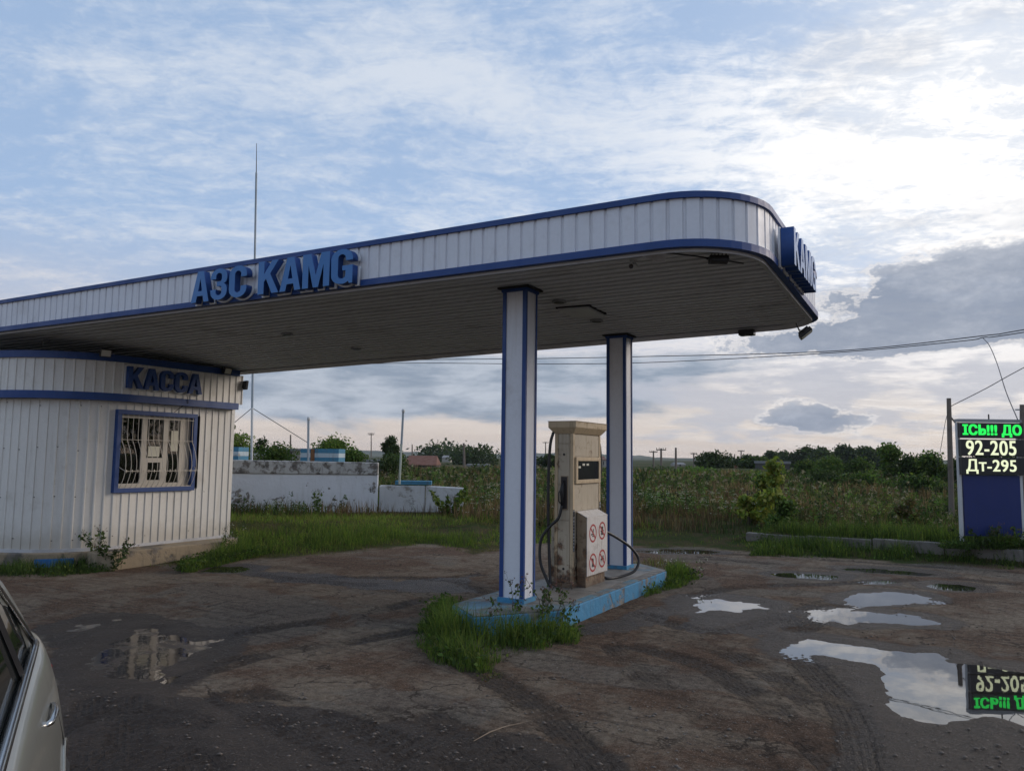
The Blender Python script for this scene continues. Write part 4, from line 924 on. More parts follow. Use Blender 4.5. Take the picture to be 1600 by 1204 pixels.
# ================================================================== FUEL DISPENSER
DP = thing('fuel_dispenser', 'old rusty cream fuel dispenser with hoses standing on the blue island', 'fuel pump', Wp(-0.08, 1.35, 0.207))
z0 = 0.207; dt0, dt1, ds0, ds1 = -0.19, 0.05, 0.98, 1.80; ZT = 2.00
MB().tsbox(dt0 + .015, dt1 - .015, ds0 + .012, ds1 - .012, z0, ZT).build('cabinet', 'disp', DP)
MB().tsbox(dt0, dt1, ds0 - .004, ds1 + .004, z0, z0 + .05).build('base_frame', 'disp_dark', DP)
for (a, c) in ((dt0, ds0), (dt0, ds1 - .04), (dt1 - .04, ds0), (dt1 - .04, ds1 - .04)):
    MB().tsbox(a, a + .04, c, c + .04, z0 + .05, ZT).build('corner_post', 'disp_rail', DP, bevel=.004)
# top hood: flared
hz0, hz1, hz2 = ZT - .015, ZT + .055, ZT + .125
def frust(mb, e0, e1, za, zb, mt=None):
    A = [(dt1 + e0, ds0 - e0), (dt0 - e0, ds0 - e0), (dt0 - e0, ds1 + e0), (dt1 + e0, ds1 + e0)]; B = [(dt1 + e1, ds0 - e1), (dt0 - e1, ds0 - e1), (dt0 - e1, ds1 + e1), (dt1 + e1, ds1 + e1)]
    mb.hexa([Wp(*p, za) for p in A] + [Wp(*p, zb) for p in B], mt)
mb = MB(); frust(mb, .005, .06, hz0, hz1); frust(mb, .06, .06, hz1 + .0002, hz2); mb.build('hood', 'disp_rail', DP, bevel=.004)
mb = MB(); frust(mb, .065, .065, hz2, hz2 + .006); mb.build('hood_rim', 'disp_dark', DP)
# nozzle side door panels (face at s = ds0)
MB().tsbox(dt0 + .045, dt1 - .045, ds0 + .002, ds0 + .011, 1.87, 1.98).build('upper_side_panel', 'disp', DP, bevel=.002)
MB().tsbox(dt0 + .045, dt1 - .045, ds0 + .002, ds0 + .011, 0.98, 1.86).build('middle_side_panel', 'disp', DP, bevel=.002)
MB().tsbox(dt0 + .045, dt1 - .045, ds0 + .002, ds0 + .011, 0.27, 0.97).build('lower_side_panel', 'disp', DP, bevel=.002)
for zz in (1.74, 0.42): 
    c = Wp((dt0 + dt1) / 2, ds0 - .003, zz); MB().tube([c, c + VV * .006], 0.014, 12).build('lock', 'icon_black', DP)
# nozzle holster & nozzle
MB().tsbox(-0.125, -0.035, ds0 - .012, ds0 + .001, 1.10, 1.49).build('nozzle_holster', 'disp_dark', DP)
MB().tsbox(-0.118, -0.042, ds0 - .015, ds0 - .0121, 1.11, 1.48).build('holster_recess', 'icon_black', DP)
nz = MB(); b0_ = Wp(-0.07, ds0 - .04, 1.15); nz.tube([b0_, Wp(-.07, ds0 - .045, 1.24), Wp(-.072, ds0 - .06, 1.32), Wp(-.075, ds0 - .05, 1.39), Wp(-.078, ds0 - .02, 1.43)], [.014, .022, .026, .016, .011], 10)
nz.tube([Wp(-.07, ds0 - .06, 1.34), Wp(-.06, ds0 - .11, 1.30), Wp(-.06, ds0 - .11, 1.20), Wp(-.068, ds0 - .055, 1.16)], .008, 6); nz.build('nozzle', 'black', DP, smooth=True)
# right face (t = dt0): recessed panels and display
MB().tsbox(dt0 + .006, dt0 + .014, ds0 + .05, ds1 - .05, 1.72, 1.97).build('upper_recess_panel', 'disp', DP)
MB().tsbox(dt0 + .006, dt0 + .014, ds0 + .05, ds1 - .05, 1.08, 1.39).build('lower_recess_panel', 'disp', DP)
mb = MB()
q0, q1, r0, r1, tf0, tf1 = ds0 + .045, ds1 - .045, 1.40, 1.71, dt0 - .022, dt0 + .012
mb.tsbox(tf0, tf1, q0, q1, r0, r0 + .045); mb.tsbox(tf0, tf1, q0, q1, r1 - .045, r1); mb.tsbox(tf0, tf1, q0, q0 + .05, r0 + .045, r1 - .045); mb.tsbox(tf0, tf1, q1 - .05, q1, r0 + .045, r1 - .045)
dsp = mb.build('display_frame', 'disp_rail', DP, bevel=.003)
MB().tsbox(tf0 + .012, tf0 + .016, q0 + .05, q1 - .05, r0 + .045, r1 - .045).build('display_screen', 'screen', dsp)
for k in range(3): MB().tsbox(tf0 + .0165, tf0 + .0115, q0 + .08 + k * .12, q0 + .15 + k * .12, r1 - .10 - .03 * (k == 0), r1 - .075 - .03 * (k == 0)).build('painted_screen_reflection', 'paper', dsp)  # pale patches laid on the dark screen as painted reflections
for zz in (1.02, 1.02):
    pass
for ss in (ds0 + .02, ds1 - .02): MB().tsbox(dt0 - .012, dt0 - .0005, ss - .008, ss + .008, 1.03, 1.08).build('latch', 'icon_black', DP)
# lower front box with signs
bt = -0.315; bs0, bs1 = 1.09, 1.70
box = MB().hexa([Wp(dt0 - .001, bs0, z0 + .12), Wp(bt, bs0, z0 + .12), Wp(bt, bs1, z0 + .12), Wp(dt0 - .001, bs1, z0 + .12), Wp(dt0 - .001, bs0, 1.07), Wp(bt, bs0, 1.00), Wp(bt, bs1, 1.00), Wp(dt0 - .001, bs1, 1.07)]).build('front_box', 'disp_dark', DP, bevel=.004)
MB().tsbox(bt - .008, bt - .0005, bs0 - .004, bs1 + .004, z0 + .13, 1.005).build('box_door', 'disp_box', box, bevel=.003)
MB().hexa([Wp(dt0 - .001, bs0 - .006, 1.071), Wp(bt - .01, bs0 - .006, 1.006), Wp(bt - .01, bs1 + .006, 1.006), Wp(dt0 - .001, bs1 + .006, 1.071), Wp(dt0 - .001, bs0 - .006, 1.077), Wp(bt - .01, bs0 - .006, 1.012), Wp(bt - .01, bs1 + .006, 1.012), Wp(dt0 - .001, bs1 + .006, 1.077)]).build('box_lid', 'disp_box', box)
MB().tsbox(bt + .02, dt0 - .001, bs0 + .02, bs1 - .02, z0, z0 + .119).build('box_foot', 'disp_dark', box)
def ring_icon(sc, zc, kind):
    te = bt - .0085; R_ = 0.102; sR = 0.108
    def pt(a, b_, o=0.0): return Wp(te - o, sc + a, zc + b_)
    mb = MB(); n = 28
    for k in range(n):
        q0_, q1_ = 2 * PI * k / n, 2 * PI * (k + 1) / n; r_o, r_i = 1.0, 0.80
        V = [pt(sR * r_i * math.cos(q0_), R_ * 1.05 * r_i * math.sin(q0_), .001), pt(sR * r_o * math.cos(q0_), R_ * 1.05 * r_o * math.sin(q0_), .001), pt(sR * r_o * math.cos(q1_), R_ * 1.05 * r_o * math.sin(q1_), .001), pt(sR * r_i * math.cos(q1_), R_ * 1.05 * r_i * math.sin(q1_), .001)]
        mb.add(V, [(0, 1, 2, 3)])
    # slash
    mb.add([pt(-.080, .060, .0016), pt(-.066, .076, .0016), pt(.080, -.060, .0016), pt(.066, -.076, .0016)], [(0, 1, 2, 3)])
    o = mb.build('prohibition_sign', 'icon_red', box)
    g_ = MB()
    def rc(a0_, b0__, a1_, b1__): g_.add([pt(a0_, b0__, .0012), pt(a1_, b0__, .0012), pt(a1_, b1__, .0012), pt(a0_, b1__, .0012)], [(0, 1, 2, 3)])
    if kind == 0: rc(-.06, -.02, .035, -.005); rc(.0, .0, .02, .05); rc(-.03, -.04, .05, -.028)
    if kind == 1: rc(-.035, -.05, .035, -.005); rc(-.028, .0, .028, .05); rc(-.05, -.008, .05, .004)
    if kind == 2: rc(-.03, -.05, .03, -.02); rc(-.02, -.02, .02, .04); rc(-.03, .03, .01, .05)
    if kind == 3: rc(-.05, -.02, .05, .0); rc(-.03, .0, -.005, .03); rc(.01, -.01, .04, .035); rc(-.045, -.04, -.03, -.02); rc(.03, -.04, .045, -.02)
    g_.build('pictogram', 'icon_black', o)
for k, (ss, zz) in enumerate(((1.255, .82), (1.535, .83), (1.255, .48), (1.535, .50))): ring_icon(ss, zz, k)
# dark vertical strips with small pale characters on the front corner post
def vstrip(sc, za, zb, n):
    st = MB().tsbox(dt0 - .003, dt0 - .0005, sc - .019, sc + .019, za, zb).build('warning_strip', 'icon_black', DP)
    mb = MB(); random.seed(int(sc * 1000))
    for k in range(n):
        zc = za + (k + .5) * (zb - za) / n; hh = (zb - za) / n * .33; zt_ = dt0 - .0036
        mb.tsbox(zt_, zt_ + .0004, sc - .011, sc - .006, zc - hh, zc + hh); mb.tsbox(zt_, zt_ + .0004, sc + .005, sc + .010, zc - hh, zc + hh)
        if random.random() < .7: mb.tsbox(zt_ - .0001, zt_ + .0004, sc - .006, sc + .005, zc - .003 + random.choice((-hh * .8, 0, hh * .8)), zc + .004 + random.choice((0, 0.001)))
    mb.build('strip_lettering', 'letter_white', st)
vstrip(ds0 + .02, 0.62, 1.10, 13); vstrip(ds1 - .02, 1.08, 1.16, 2)
# hoses
def hose(pts, nm='hose', r=.0175): return MB().tube([Vector(p) for p in smoothline([np.array(p) for p in pts], 9)], r, 10).build(nm, 'rubber', DP, smooth=True)
hose([Wp(.06, ds0 - .02, 2.0), Wp(.085, ds0 - .05, 1.85), Wp(.10, ds0 - .06, 1.5), Wp(.10, ds0 - .06, 1.0), Wp(.09, ds0 - .05, .6), Wp(.07, ds0 - .06, .3), Wp(.06, ds0 - .08, .225), Wp(.10, ds0 - .09, .30), Wp(.18, ds0 - .10, .50), Wp(.17, ds0 - .10, .75), Wp(.07, ds0 - .08, .90), Wp(-.03, ds0 - .06, 1.0), Wp(-.07, ds0 - .045, 1.15)])
hose([Wp(-.12, ds1 + .03, 2.0), Wp(-.15, ds1 + .07, 1.85), Wp(-.16, ds1 + .08, 1.6), Wp(-.14, ds1 + .06, 1.35), Wp(-.1, ds1 + .02, 1.2)])
hose([Wp(-.22, ds1 + .04, .80), Wp(-.30, ds1 + .20, .72), Wp(-.42, ds1 + .42, .58), Wp(-.50, ds1 + .52, .42), Wp(-.48, ds1 + .42, .28), Wp(-.36, ds1 + .2, .225), Wp(-.28, ds1 + .0, .225), Wp(-.20, ds1 + .02, .25)])
MB().tsbox(dt1 - .003, dt1 + .08, ds0 + .08, ds1 - .08, z0 + .0, 0.93).build('rear_box', 'disp', DP, bevel=.004)

# ================================================================== PRICE SIGN
psD = 13.43
A = atD(1500, 700, psD); B = atD(1594, 700, psD)
pgx = (A[0] + B[0]) / 2; pz = lambda y_: float(atD(1547, y_, psD)[2])
PS = thing('price_sign', 'LED fuel price board on a blue panel between white posts at the right edge', 'price sign', (pgx, psD, 0.40))
wdt = B[0] - A[0]; x0, x1 = A[0], B[0]
for xx, lbl in ((x0 - .005, 0), (x1 + .005, 1)): MB().box((xx, psD + .05, (0.35 + pz(660)) / 2), .05, .06, pz(660) - .35).build('post', 'cambox', PS, bevel=.004)
MB().box((pgx, psD + .02, (0.45 + pz(742)) / 2), wdt - .07, .05, pz(742) - .45).build('lower_panel', 'panelnavy', PS)
MB().box((pgx, psD + .03, pz(657)), wdt + .06, .12, .05).build('top_cap', 'grey', PS)
pan = []
for ya, yb in ((660, 685), (686, 713), (714, 742)):
    za, zb = pz(ya), pz(yb); pan.append(MB().box((pgx + .01, psD - .01, (za + zb) / 2), wdt + .05, .10, za - zb - .014).build('display_panel', 'black', PS, bevel=.004))
MB().tube([(pgx, psD, pz(657)), (pgx, psD, pz(647))], [.012, .012], 8).build('top_vent', 'black', PS)
def led_text(txt, ya, yb, mt, parent, bold, w_target, sh=0.0):
    cu = bpy.data.curves.new('t', 'FONT'); cu.body = txt; cu.size = 1; cu.extrude = 0.004; cu.align_x = 'LEFT'; cu.space_character = 1.06
    ob = bpy.data.objects.new('tmp', cu); COL.objects.link(ob); bpy.context.view_layer.update()
    me = bpy.data.meshes.new_from_object(ob.evaluated_get(bpy.context.evaluated_depsgraph_get())); bpy.data.objects.remove(ob); bpy.data.curves.remove(cu)
    co = np.array([v_.co[:] for v_ in me.vertices]); lo = co.min(0); hi = co.max(0); fs = [tuple(p.vertices) for p in me.polygons]
    za, zb = pz(ya), pz(yb); H = za - zb; sx_ = (w_target - 2 * bold) / (hi[0] - lo[0]); sz_ = (H - bold) / (hi[1] - lo[1]); mb = MB()
    for k, (ox, oz) in enumerate(((0, 0), (1, 0), (2, 0), (0, 1), (2, 1), (1, 1))):
        n = np.zeros_like(co); n[:, 0] = (co[:, 0] - lo[0]) * sx_ + pgx - w_target / 2 + sh + ox * bold; n[:, 2] = zb + (co[:, 1] - lo[1]) * sz_ + oz * bold; n[:, 1] = psD - .0615 - co[:, 2] * .5 - k * .0003
        mb.add([tuple(q) for q in n], fs)
    return mb.build('led_text', mt, parent)
led_text('ІСЬ!!! ДО', 663, 683, 'led_green', pan[0], 0.011, wdt - .02, .012)
led_text('92-205', 688, 711, 'led_white', pan[1], 0.005, wdt * .83, -.02)
led_text('Дт-295', 717, 740, 'led_white', pan[2], 0.005, wdt * .83, -.03)

# ================================================================== POLES AND WIRES
def wood_pole(xt, yt, xb, yb, dist, r, label, group=None, arm=None, ins=True, mt='wood_pole', base_z=None, name='utility_pole', cat='pole'):
    top = atD(xt, yt, dist); bot = atD(xb, yb, dist)
    if base_z is not None: bot = bot.copy(); bot[2] = base_z
    o = thing(name, label, cat, bot, group)
    MB().tube([bot - np.array([0, 0, .3]), (bot + top) / 2, top], [r * 1.15, r * 1.05, r * .85], 9).build('shaft', mt, o, smooth=False)
    if arm:
        for k, wv in enumerate(arm):
            zt_ = top[2] - .25 * (r / .1) * (k + .6); MB().box((top[0], top[1], zt_), wv * .7, r, r).build('crossarm', mt, o)
            for sg_ in (-1, -.45, .45, 1): MB().tube([(top[0] + sg_ * wv * .32, top[1], zt_), (top[0] + sg_ * wv * .32, top[1], zt_ + r * 2)], r * .35, 5).build('insulator', 'wood_pole', o)
    return o, top, bot
P1, p1t, p1b = wood_pole(1482.5, 622, 1485.5, 776, 17.5, 0.055, 'weathered wooden pole just left of the price sign', base_z=.3)
MB().tube([p1t + np.array([0.02, 0, -.42]), atD(1496, 664, 17.4)], .02, 6).build('brace', 'wood_pole', P1)
P2, p2t, p2b = wood_pole(1597, 632, 1598, 800, 18.0, 0.06, 'wooden pole with a small bracket behind the right side of the price sign', base_z=.3)
MB().box((p2t[0] - .08, p2t[1], p2t[2] - .12), .16, .03, .03).build('bracket', 'grey', P2)
def wire(pts, r, label, name='overhead_wire', group=None, n=10):
    P = smoothline(pts, n); o = MB().tube([Vector(p) for p in P], r, 5).build(name, 'wire'); c = P[len(P) // 2]
    return tag(o, label, 'cable', group)
WD = 26.0
wire([atD(-400, 590, 40), atD(300, 574, 34), atD(610, 563, 31), atD(842, 560, 29), atD(1000, 557, 27), atD(1300, 548.5, 24), atD(1540, 524, 21), atD(1600, 515, 20), atD(2100, 430, 17)], .014, 'upper overhead wire crossing behind the canopy and columns')
wire([atD(-400, 592, 40), atD(300, 576, 34), atD(610, 567.5, 31), atD(842, 568.5, 29), atD(1020, 566, 27), atD(1300, 551, 24), atD(1500, 533, 21.5), atD(1538, 527, 21), atD(1600, 519, 20), atD(2100, 438, 17)], .013, 'lower overhead wire crossing just beneath the upper one')
wire([atD(1535, 527, 21.0), atD(1546, 540, 20.0), atD(1558, 568, 18.5), atD(1572, 612, 16), atD(1590, 655, 13.6)], .010, 'slack cable dropping from the overhead wire to the price sign')
wire([p1t + np.array([0, 0, -.2]), atD(1540, 607, 17), atD(1600, 574, 16.5), atD(1800, 470, 15)], .009, 'single wire rising from the wooden pole to the upper right')
wire([p1t + np.array([0, 0, -.3]), atD(1478, 655, 17.5), atD(1470, 700, 17.6), atD(1464, 730, 17.7)], .006, 'thin loose wire hanging left from the wooden pole')
far = [(580, 676, 580, 712, 210, .13, [2.6, 2.0], 'distant twin-crossarm pole left of the tree by the rusty roof'),
       (454, 679, 454, 706, 120, .12, None, 'plain far pole standing behind the bushes and long hut'),
       (429, 690, 429, 704, 140, .10, None, 'stub of a far pole behind the long hut roof'),
       (644, 694, 644, 712, 150, .12, None, 'short far pole rising above the rusty roof'),
       (724.5, 692, 725.5, 731, 85, .13, None, 'lone thin post in the field right of the low wall'),
       (852.5, 690, 852.5, 716, 230, .16, [2.6], 'distant pole with one crossarm just left of the fuel dispenser'),
       (1021, 704, 1021, 734, 95, .10, [1.4], 'leftmost and lowest of the poles right of the far column'),
       (1033, 700, 1033, 738, 88, .12, [1.6], 'pole with a crossarm, second to the right of the far column'),
       (1056, 699, 1056, 739, 84, .12, None, 'tallest bare pole in the field right of the far column'),
       (1084, 707, 1084, 728, 140, .13, [1.6], 'smaller pole between the bare one and the dark round bush'),
       (1148, 709, 1148, 725, 170, .13, None, 'short bare pole behind the rusty ruin'),
       (1158, 703, 1158, 728, 165, .14, [2.0], 'crossarm pole right of the rusty ruin')]
for xt, yt, xb, yb, dd, r_, arm, lb in far: wood_pole(xt, yt, xb, yb, dd, r_, lb, 'far utility poles in the field', arm)

# antenna mast
mt_t = atD(401, 224, 22); mt_b = atD(393, 738, 22)
ant = thing('antenna_mast', 'tall thin antenna mast, white below and dark above, guyed behind the wall', 'mast', mt_b)
m1 = atD(394, 637, 22); m2 = atD(400.5, 270, 22)
MB().tube([mt_b, m1], .035, 8).build('lower_mast', 'cambox', ant); MB().tube([m1, m2], [.035, .03], 8).build('upper_mast', 'greypole', ant); MB().tube([m2, mt_t], [.014, .008], 6).build('whip', 'wire', ant)
for e in (atD(330, 690, 22), atD(482, 692, 22.5)): MB().tube([m1, e], .010, 4).build('guy_wire', 'wire', ant)
# vent pipes
def vent(xt, yt, xb, yb, dd, r_, label, split=None, upm='greypole', lom='greypole'):
    T_ = atD(xt, yt, dd); B_ = atD(xb, yb, dd); o = thing('vent_pipe', label, 'pipe', B_)
    Mm = T_ + (B_ - T_) * (split or .5)
    MB().tube([B_, Mm], r_, 9).build('lower_pipe', lom, o); MB().tube([Mm, T_], r_ * 1.02, 9).build('upper_pipe', upm, o)
    MB().tube([T_ - np.array([0, 0, .02]), T_ + np.array([0, 0, .03]), T_ + np.array([0, 0, .07]), T_ + np.array([0, 0, .09])], [r_ * 1.0, r_ * 1.45, r_ * 1.45, r_ * .7], 12).build('vent_cap', 'cambox', o, smooth=True); return o
vent(482, 656, 481.5, 720, 20.5, .030, 'blue grey vent pipe with round cap above the striped box')
vent(630, 644, 624, 756, 19.6, .028, 'taller slightly leaning vent pipe, dark above and pale green below, beside the low wall', .45, 'greypole', 'palegreen')

# ================================================================== WALLS
def gz(x, y): return float(base_height(np.array([float(x)]), np.array([float(y)]))[0])
WL = atD(250, 740, 19.0); WR = atD(591, 741, 19.6); 
cw = thing('concrete_wall', 'long whitewashed concrete wall with dark weathered coping left of the columns', 'wall', ((WL[0] + WR[0]) / 2, 19.4, .2))
ztop_l, ztop_r = atD(350, 717, 19.2)[2], atD(591, 722.5, 19.6)[2]; zc_l, zc_r = atD(350, 739, 19.2)[2], atD(591, 742, 19.6)[2]
def wbox(mb, a, b_, z0, z1l, z1r, d0, d1, mt=None):
    e = np.array([b_[0] - a[0], b_[1] - a[1]]); e = e / np.linalg.norm(e); nn = np.array([e[1], -e[0]])
    def q(p, o, z): return (p[0] + nn[0] * o, p[1] + nn[1] * o, z)
    z0l, z0r = z0 if isinstance(z0, tuple) else (z0, z0)
    mb.hexa([q(a, d0, z0l), q(b_, d0, z0r), q(b_, d1, z0r), q(a, d1, z0l), q(a, d0, z1l), q(b_, d0, z1r), q(b_, d1, z1r), q(a, d1, z1l)], mt); return mb
a2 = (WL[0], 19.0); b2 = (WR[0], 19.6)
nseg = 1
for k in range(nseg):   # precast blocks
    f0, f1 = k / nseg, (k + 1) / nseg - .002
    pa = [a2[0] + (b2[0] - a2[0]) * f0, a2[1] + (b2[1] - a2[1]) * f0]; pb = [a2[0] + (b2[0] - a2[0]) * f1, a2[1] + (b2[1] - a2[1]) * f1]
    wbox(MB(), pa, pb, -.2, zc_l + (zc_r - zc_l) * f0, zc_l + (zc_r - zc_l) * f1, 0, -.30).build('wall_block', 'wallwhite', cw)
    wbox(MB(), pa, pb, (zc_l + (zc_r - zc_l) * f0 + .004, zc_l + (zc_r - zc_l) * f1 + .004), ztop_l + (ztop_r - ztop_l) * f0, ztop_l + (ztop_r - ztop_l) * f1, .03, -.36).build('coping_block', 'wallgrey', cw, bevel=.02)
L1 = atD(593, 758, 19.8); L2 = atD(664, 759, 19.9); L3 = atD(672, 759, 19.9); L4 = atD(725, 762, 20.0)
lw = thing('low_wall', 'low weathered whitewashed wall stepping down right of the long wall', 'wall', ((L1[0] + L4[0]) / 2, 19.9, .2))
for pa, pb in ((L1, L2), (L2 + np.array([.02, 0, 0]), L4)): wbox(MB(), pa, pb, -.2, pa[2], pb[2], 0, -.28).build('wall_block', 'lowwall', lw, bevel=.02)
sb = thing('blue_slab', 'blue painted slab lying on top of the low wall', 'slab', (atD(645, 757, 19.9)))
pa, pb = atD(617, 757.5, 19.85), atD(674, 757.5, 19.9); wbox(MB(), pa, pb, pa[2] + .008, pa[2] + .11, pb[2] + .10, -.02, -.35).build('slab', 'boxblue', sb, bevel=.01)
def striped(x0_, x1_, y0_, y1_, dd, label, rust=False):
    A_ = atD(x0_, y1_, dd); B_ = atD(x1_, y0_, dd); o = thing('striped_box', label, 'tank box', ((A_[0] + B_[0]) / 2, dd, A_[2] - .25))
    zs = np.linspace(A_[2] - .25, B_[2], 6); ms = ['boxblue', 'boxblue', 'boxblue', 'boxpale', 'boxblue']
    for k in range(5): MB().box(((A_[0] + B_[0]) / 2, dd + .4, (zs[k] + zs[k + 1]) / 2), B_[0] - A_[0], .8 + .004 * (k % 2), zs[k + 1] - zs[k] - .002).build('stripe_board', ms[k], o)
    if rust: xr = A_[0] + (B_[0] - A_[0]) * .32; MB().box((xr, dd - .006, (zs[0] + zs[-1]) / 2), .11, .006, zs[-1] - zs[0] - .02).build('rust_streak', 'boxrust', o)
striped(340, 373, 698, 718, 20.6, 'blue and pale striped box behind the wall next to the kiosk corner')
striped(469, 529.5, 701, 720, 20.8, 'blue and white striped box with a rust streak behind the long wall', True)
# kerb wall on the right
kb = thing('concrete_kerb', 'long low concrete kerb edging the raised verge in front of the price sign', 'kerb', (KERB_A[0], KERB_A[1], 0))
Lk = np.linalg.norm(KERB_B - KERB_A) + 3.5; n = 7; aa = 0
for k in range(n):
    p0_ = KERB_A + kdir * (Lk * k / n); p1_ = KERB_A + kdir * (Lk * (k + 1) / n - .02); j = .01 * ((k * 37) % 5 - 2)
    P4 = [p0_ - knrm * 0.0, p1_ - knrm * 0.0, p1_ + knrm * .18, p0_ + knrm * .18]
    MB().prism([(p[0], p[1]) for p in P4], -.1, .28 + j).build('kerb_block', 'kerb', kb, bevel=.015)

# ================================================================== HUTS IN THE DISTANCE
def hut(x0_, x1_, yr, ye, yb, dd, label, roof='rustroof', wall='houseWall', depth=None, wins=1, name='village_house', cat='house', flat=False, gz_=None):
    A_ = atD(x0_, ye, dd); B_ = atD(x1_, ye, dd); zr = atD(x0_, yr, dd)[2]; ze = A_[2]; zb = atD(x0_, yb, dd)[2] - .5
    wd = B_[0] - A_[0]; dp = depth or wd * .6; o = thing(name, label, cat, ((A_[0] + B_[0]) / 2, dd + dp / 2, zb))
    MB().box(((A_[0] + B_[0]) / 2, dd + dp / 2, (zb + ze) / 2), wd * .94, dp * .94, ze - zb).build('wall', wall, o)
    xa, xb_ = A_[0], B_[0]
    if flat: MB().box(((xa + xb_) / 2, dd + dp / 2, (ze + zr) / 2), wd, dp, max(zr - ze, .1)).build('roof', roof, o)
    else:
        V = [(xa, dd, ze), (xb_, dd, ze), (xb_, dd + dp, ze), (xa, dd + dp, ze), (xa + wd * .06, dd + dp / 2, zr), (xb_ - wd * .06, dd + dp / 2, zr)]
        MB().add(V, [(0, 1, 5, 4), (2, 3, 4, 5), (1, 2, 5), (3, 0, 4), (3, 2, 1, 0)]).build('roof', roof, o)
    for k in range(wins): MB().box((xa + wd * (k + 1) / (wins + 1), dd + dp * .03 - .02, (zb + .5 + ze) / 2 + .1), min(.7, wd * .12), .05, min(.7, (ze - zb) * .4)).build('window', 'glassdark', o)
    return o
hut(630, 682, 711, 726, 732, 88, 'hut with a rusty red metal roof behind the low wall', 'rustroof', 'darkwall', 6, 1)
hut(418, 470, 700, 704, 722, 60, 'long pale hut with flat roof behind the bushes', 'greyroof', 'houseWall', 5, 2, flat=True)
hut(562, 598, 718, 721, 728, 45, 'low dark flat roofed shed directly behind the end of the long wall', 'greyroof', 'darkwall', 4, 0, flat=True, name='shed', cat='shed')
hut(728, 764, 725, 728, 736, 90, 'low pale flat roofed shed in the field left of the near column', 'greyroof', 'houseWall', 5, 2, flat=True, name='shed', cat='shed')
hut(690, 704, 711, 715, 719, 240, 'tiny far house left of the field post', 'greyroof', 'houseWall', 8, 1)
hut(846, 862, 712, 717, 728, 150, 'small pale house seen between the near column and the fuel dispenser', 'greyroof', 'houseWall', 8, 2)
hut(938, 948, 712, 718, 730, 150, 'small pale house seen between the dispenser and the far column', 'rustroof', 'houseWall', 8, 1)
hut(1124, 1160, 726, 731, 737, 130, 'rusty brown ruin beside the dark round bush', 'rustroof', 'rustroof', 6, 0, flat=True, name='shed', cat='shed')
hut(1199, 1236, 720, 724, 740, 110, 'long dark shed in front of the far tree row', 'greyroof', 'darkwall', 6, 1, flat=True, name='shed', cat='shed')
hut(1054, 1072, 722, 725, 729, 300, 'far white farm building under the hill', 'greyroof', 'houseWall', 8, 1)

# ================================================================== HILLS
def ridge(prof, dist, z0, label, seed, thick=600, jag=.12):
    xs = np.linspace(prof[0][0], prof[-1][0], 420); ys = np.interp(xs, [p[0] for p in prof], [p[1] for p in prof])
    ys = ys - (fbm(xs, xs * 0, .05, 4, seed) - .5) * 2.2 - (fbm(xs, xs * 0, .5, 3, seed + 3) - .5) * jag * 10
    V = []; n = len(xs)
    for x_, y_ in zip(xs, ys):
        top = atD(x_, y_, dist); k = 1 + thick / dist
        V += [(top[0] * .93, dist * .93, z0), tuple(top), (top[0] * k, dist * k, z0 - 5)]
    F_ = []
    for i in range(n - 1):
        for k in range(2): F_.append((i * 3 + k, (i + 1) * 3 + k, (i + 1) * 3 + k + 1, i * 3 + k + 1))
    o = fast('hills', np.array(V), np.array(F_), M['hill'], smooth=True); tag(o, label, kind='structure')
hm, t, b = mat('hill_forest'); g = t.new('ShaderNodeNewGeometry').outputs['Position']
t.put(b.inputs['Base Color'], t.mix(t.ramp(t.noise(g, .004, 6), .4, .6), (.028, .045, .022), (.085, .090, .045))); b.inputs['Roughness'].default_value = 1; M['hill'] = hm
ridge([(-900, 690), (-300, 694), (0, 697), (300, 699), (450, 700), (600, 704.5), (700, 706), (780, 709), (860, 708), (940, 709), (1000, 711.5), (1050, 716), (1090, 722.5), (1150, 725)], 2200, -8, 'long wooded hill ridge on the horizon', 5)
ridge([(-1500, 700), (0, 707), (400, 710), (800, 714), (1200, 716), (1500, 719), (2600, 728)], 1500, -8, 'low dark tree belt in front of the hill ridge', 8, 300, .2)

# ================================================================== VEGETATION
def blades(P, h, w_, col, lean=.35, seed=0, ang=None):
    n = len(P); r_ = np.random.default_rng(seed); a = r_.uniform(0, 2 * PI, n); la = r_.uniform(0, 2 * PI, n); le = np.abs(r_.normal(0, lean, n)) * h
    dx_, dy_ = np.cos(a) * w_ / 2, np.sin(a) * w_ / 2; lx, ly = np.cos(la) * le, np.sin(la) * le
    V = np.zeros((n, 5, 3)); V[:, 0] = P; V[:, 1] = P; V[:, 0, 0] -= dx_; V[:, 0, 1] -= dy_; V[:, 1, 0] += dx_; V[:, 1, 1] += dy_
    mid = P + np.stack([lx * .3, ly * .3, h * .55], 1); V[:, 2] = mid; V[:, 3] = mid; V[:, 2, 0] += dx_ * .8; V[:, 2, 1] += dy_ * .8; V[:, 3, 0] -= dx_ * .8; V[:, 3, 1] -= dy_ * .8
    V[:, 4] = P + np.stack([lx, ly, h * (1 - .12 * np.minimum(le / h, 1))], 1)
    i = np.arange(n)[:, None] * 5; T = np.concatenate([i + [0, 1, 2], i + [0, 2, 3], i + [3, 2, 4]])
    C_ = np.repeat(col[:, None, :], 5, 1); C_[:, 0:2] *= .8
    return V.reshape(-1, 3), T, C_.reshape(-1, 3)
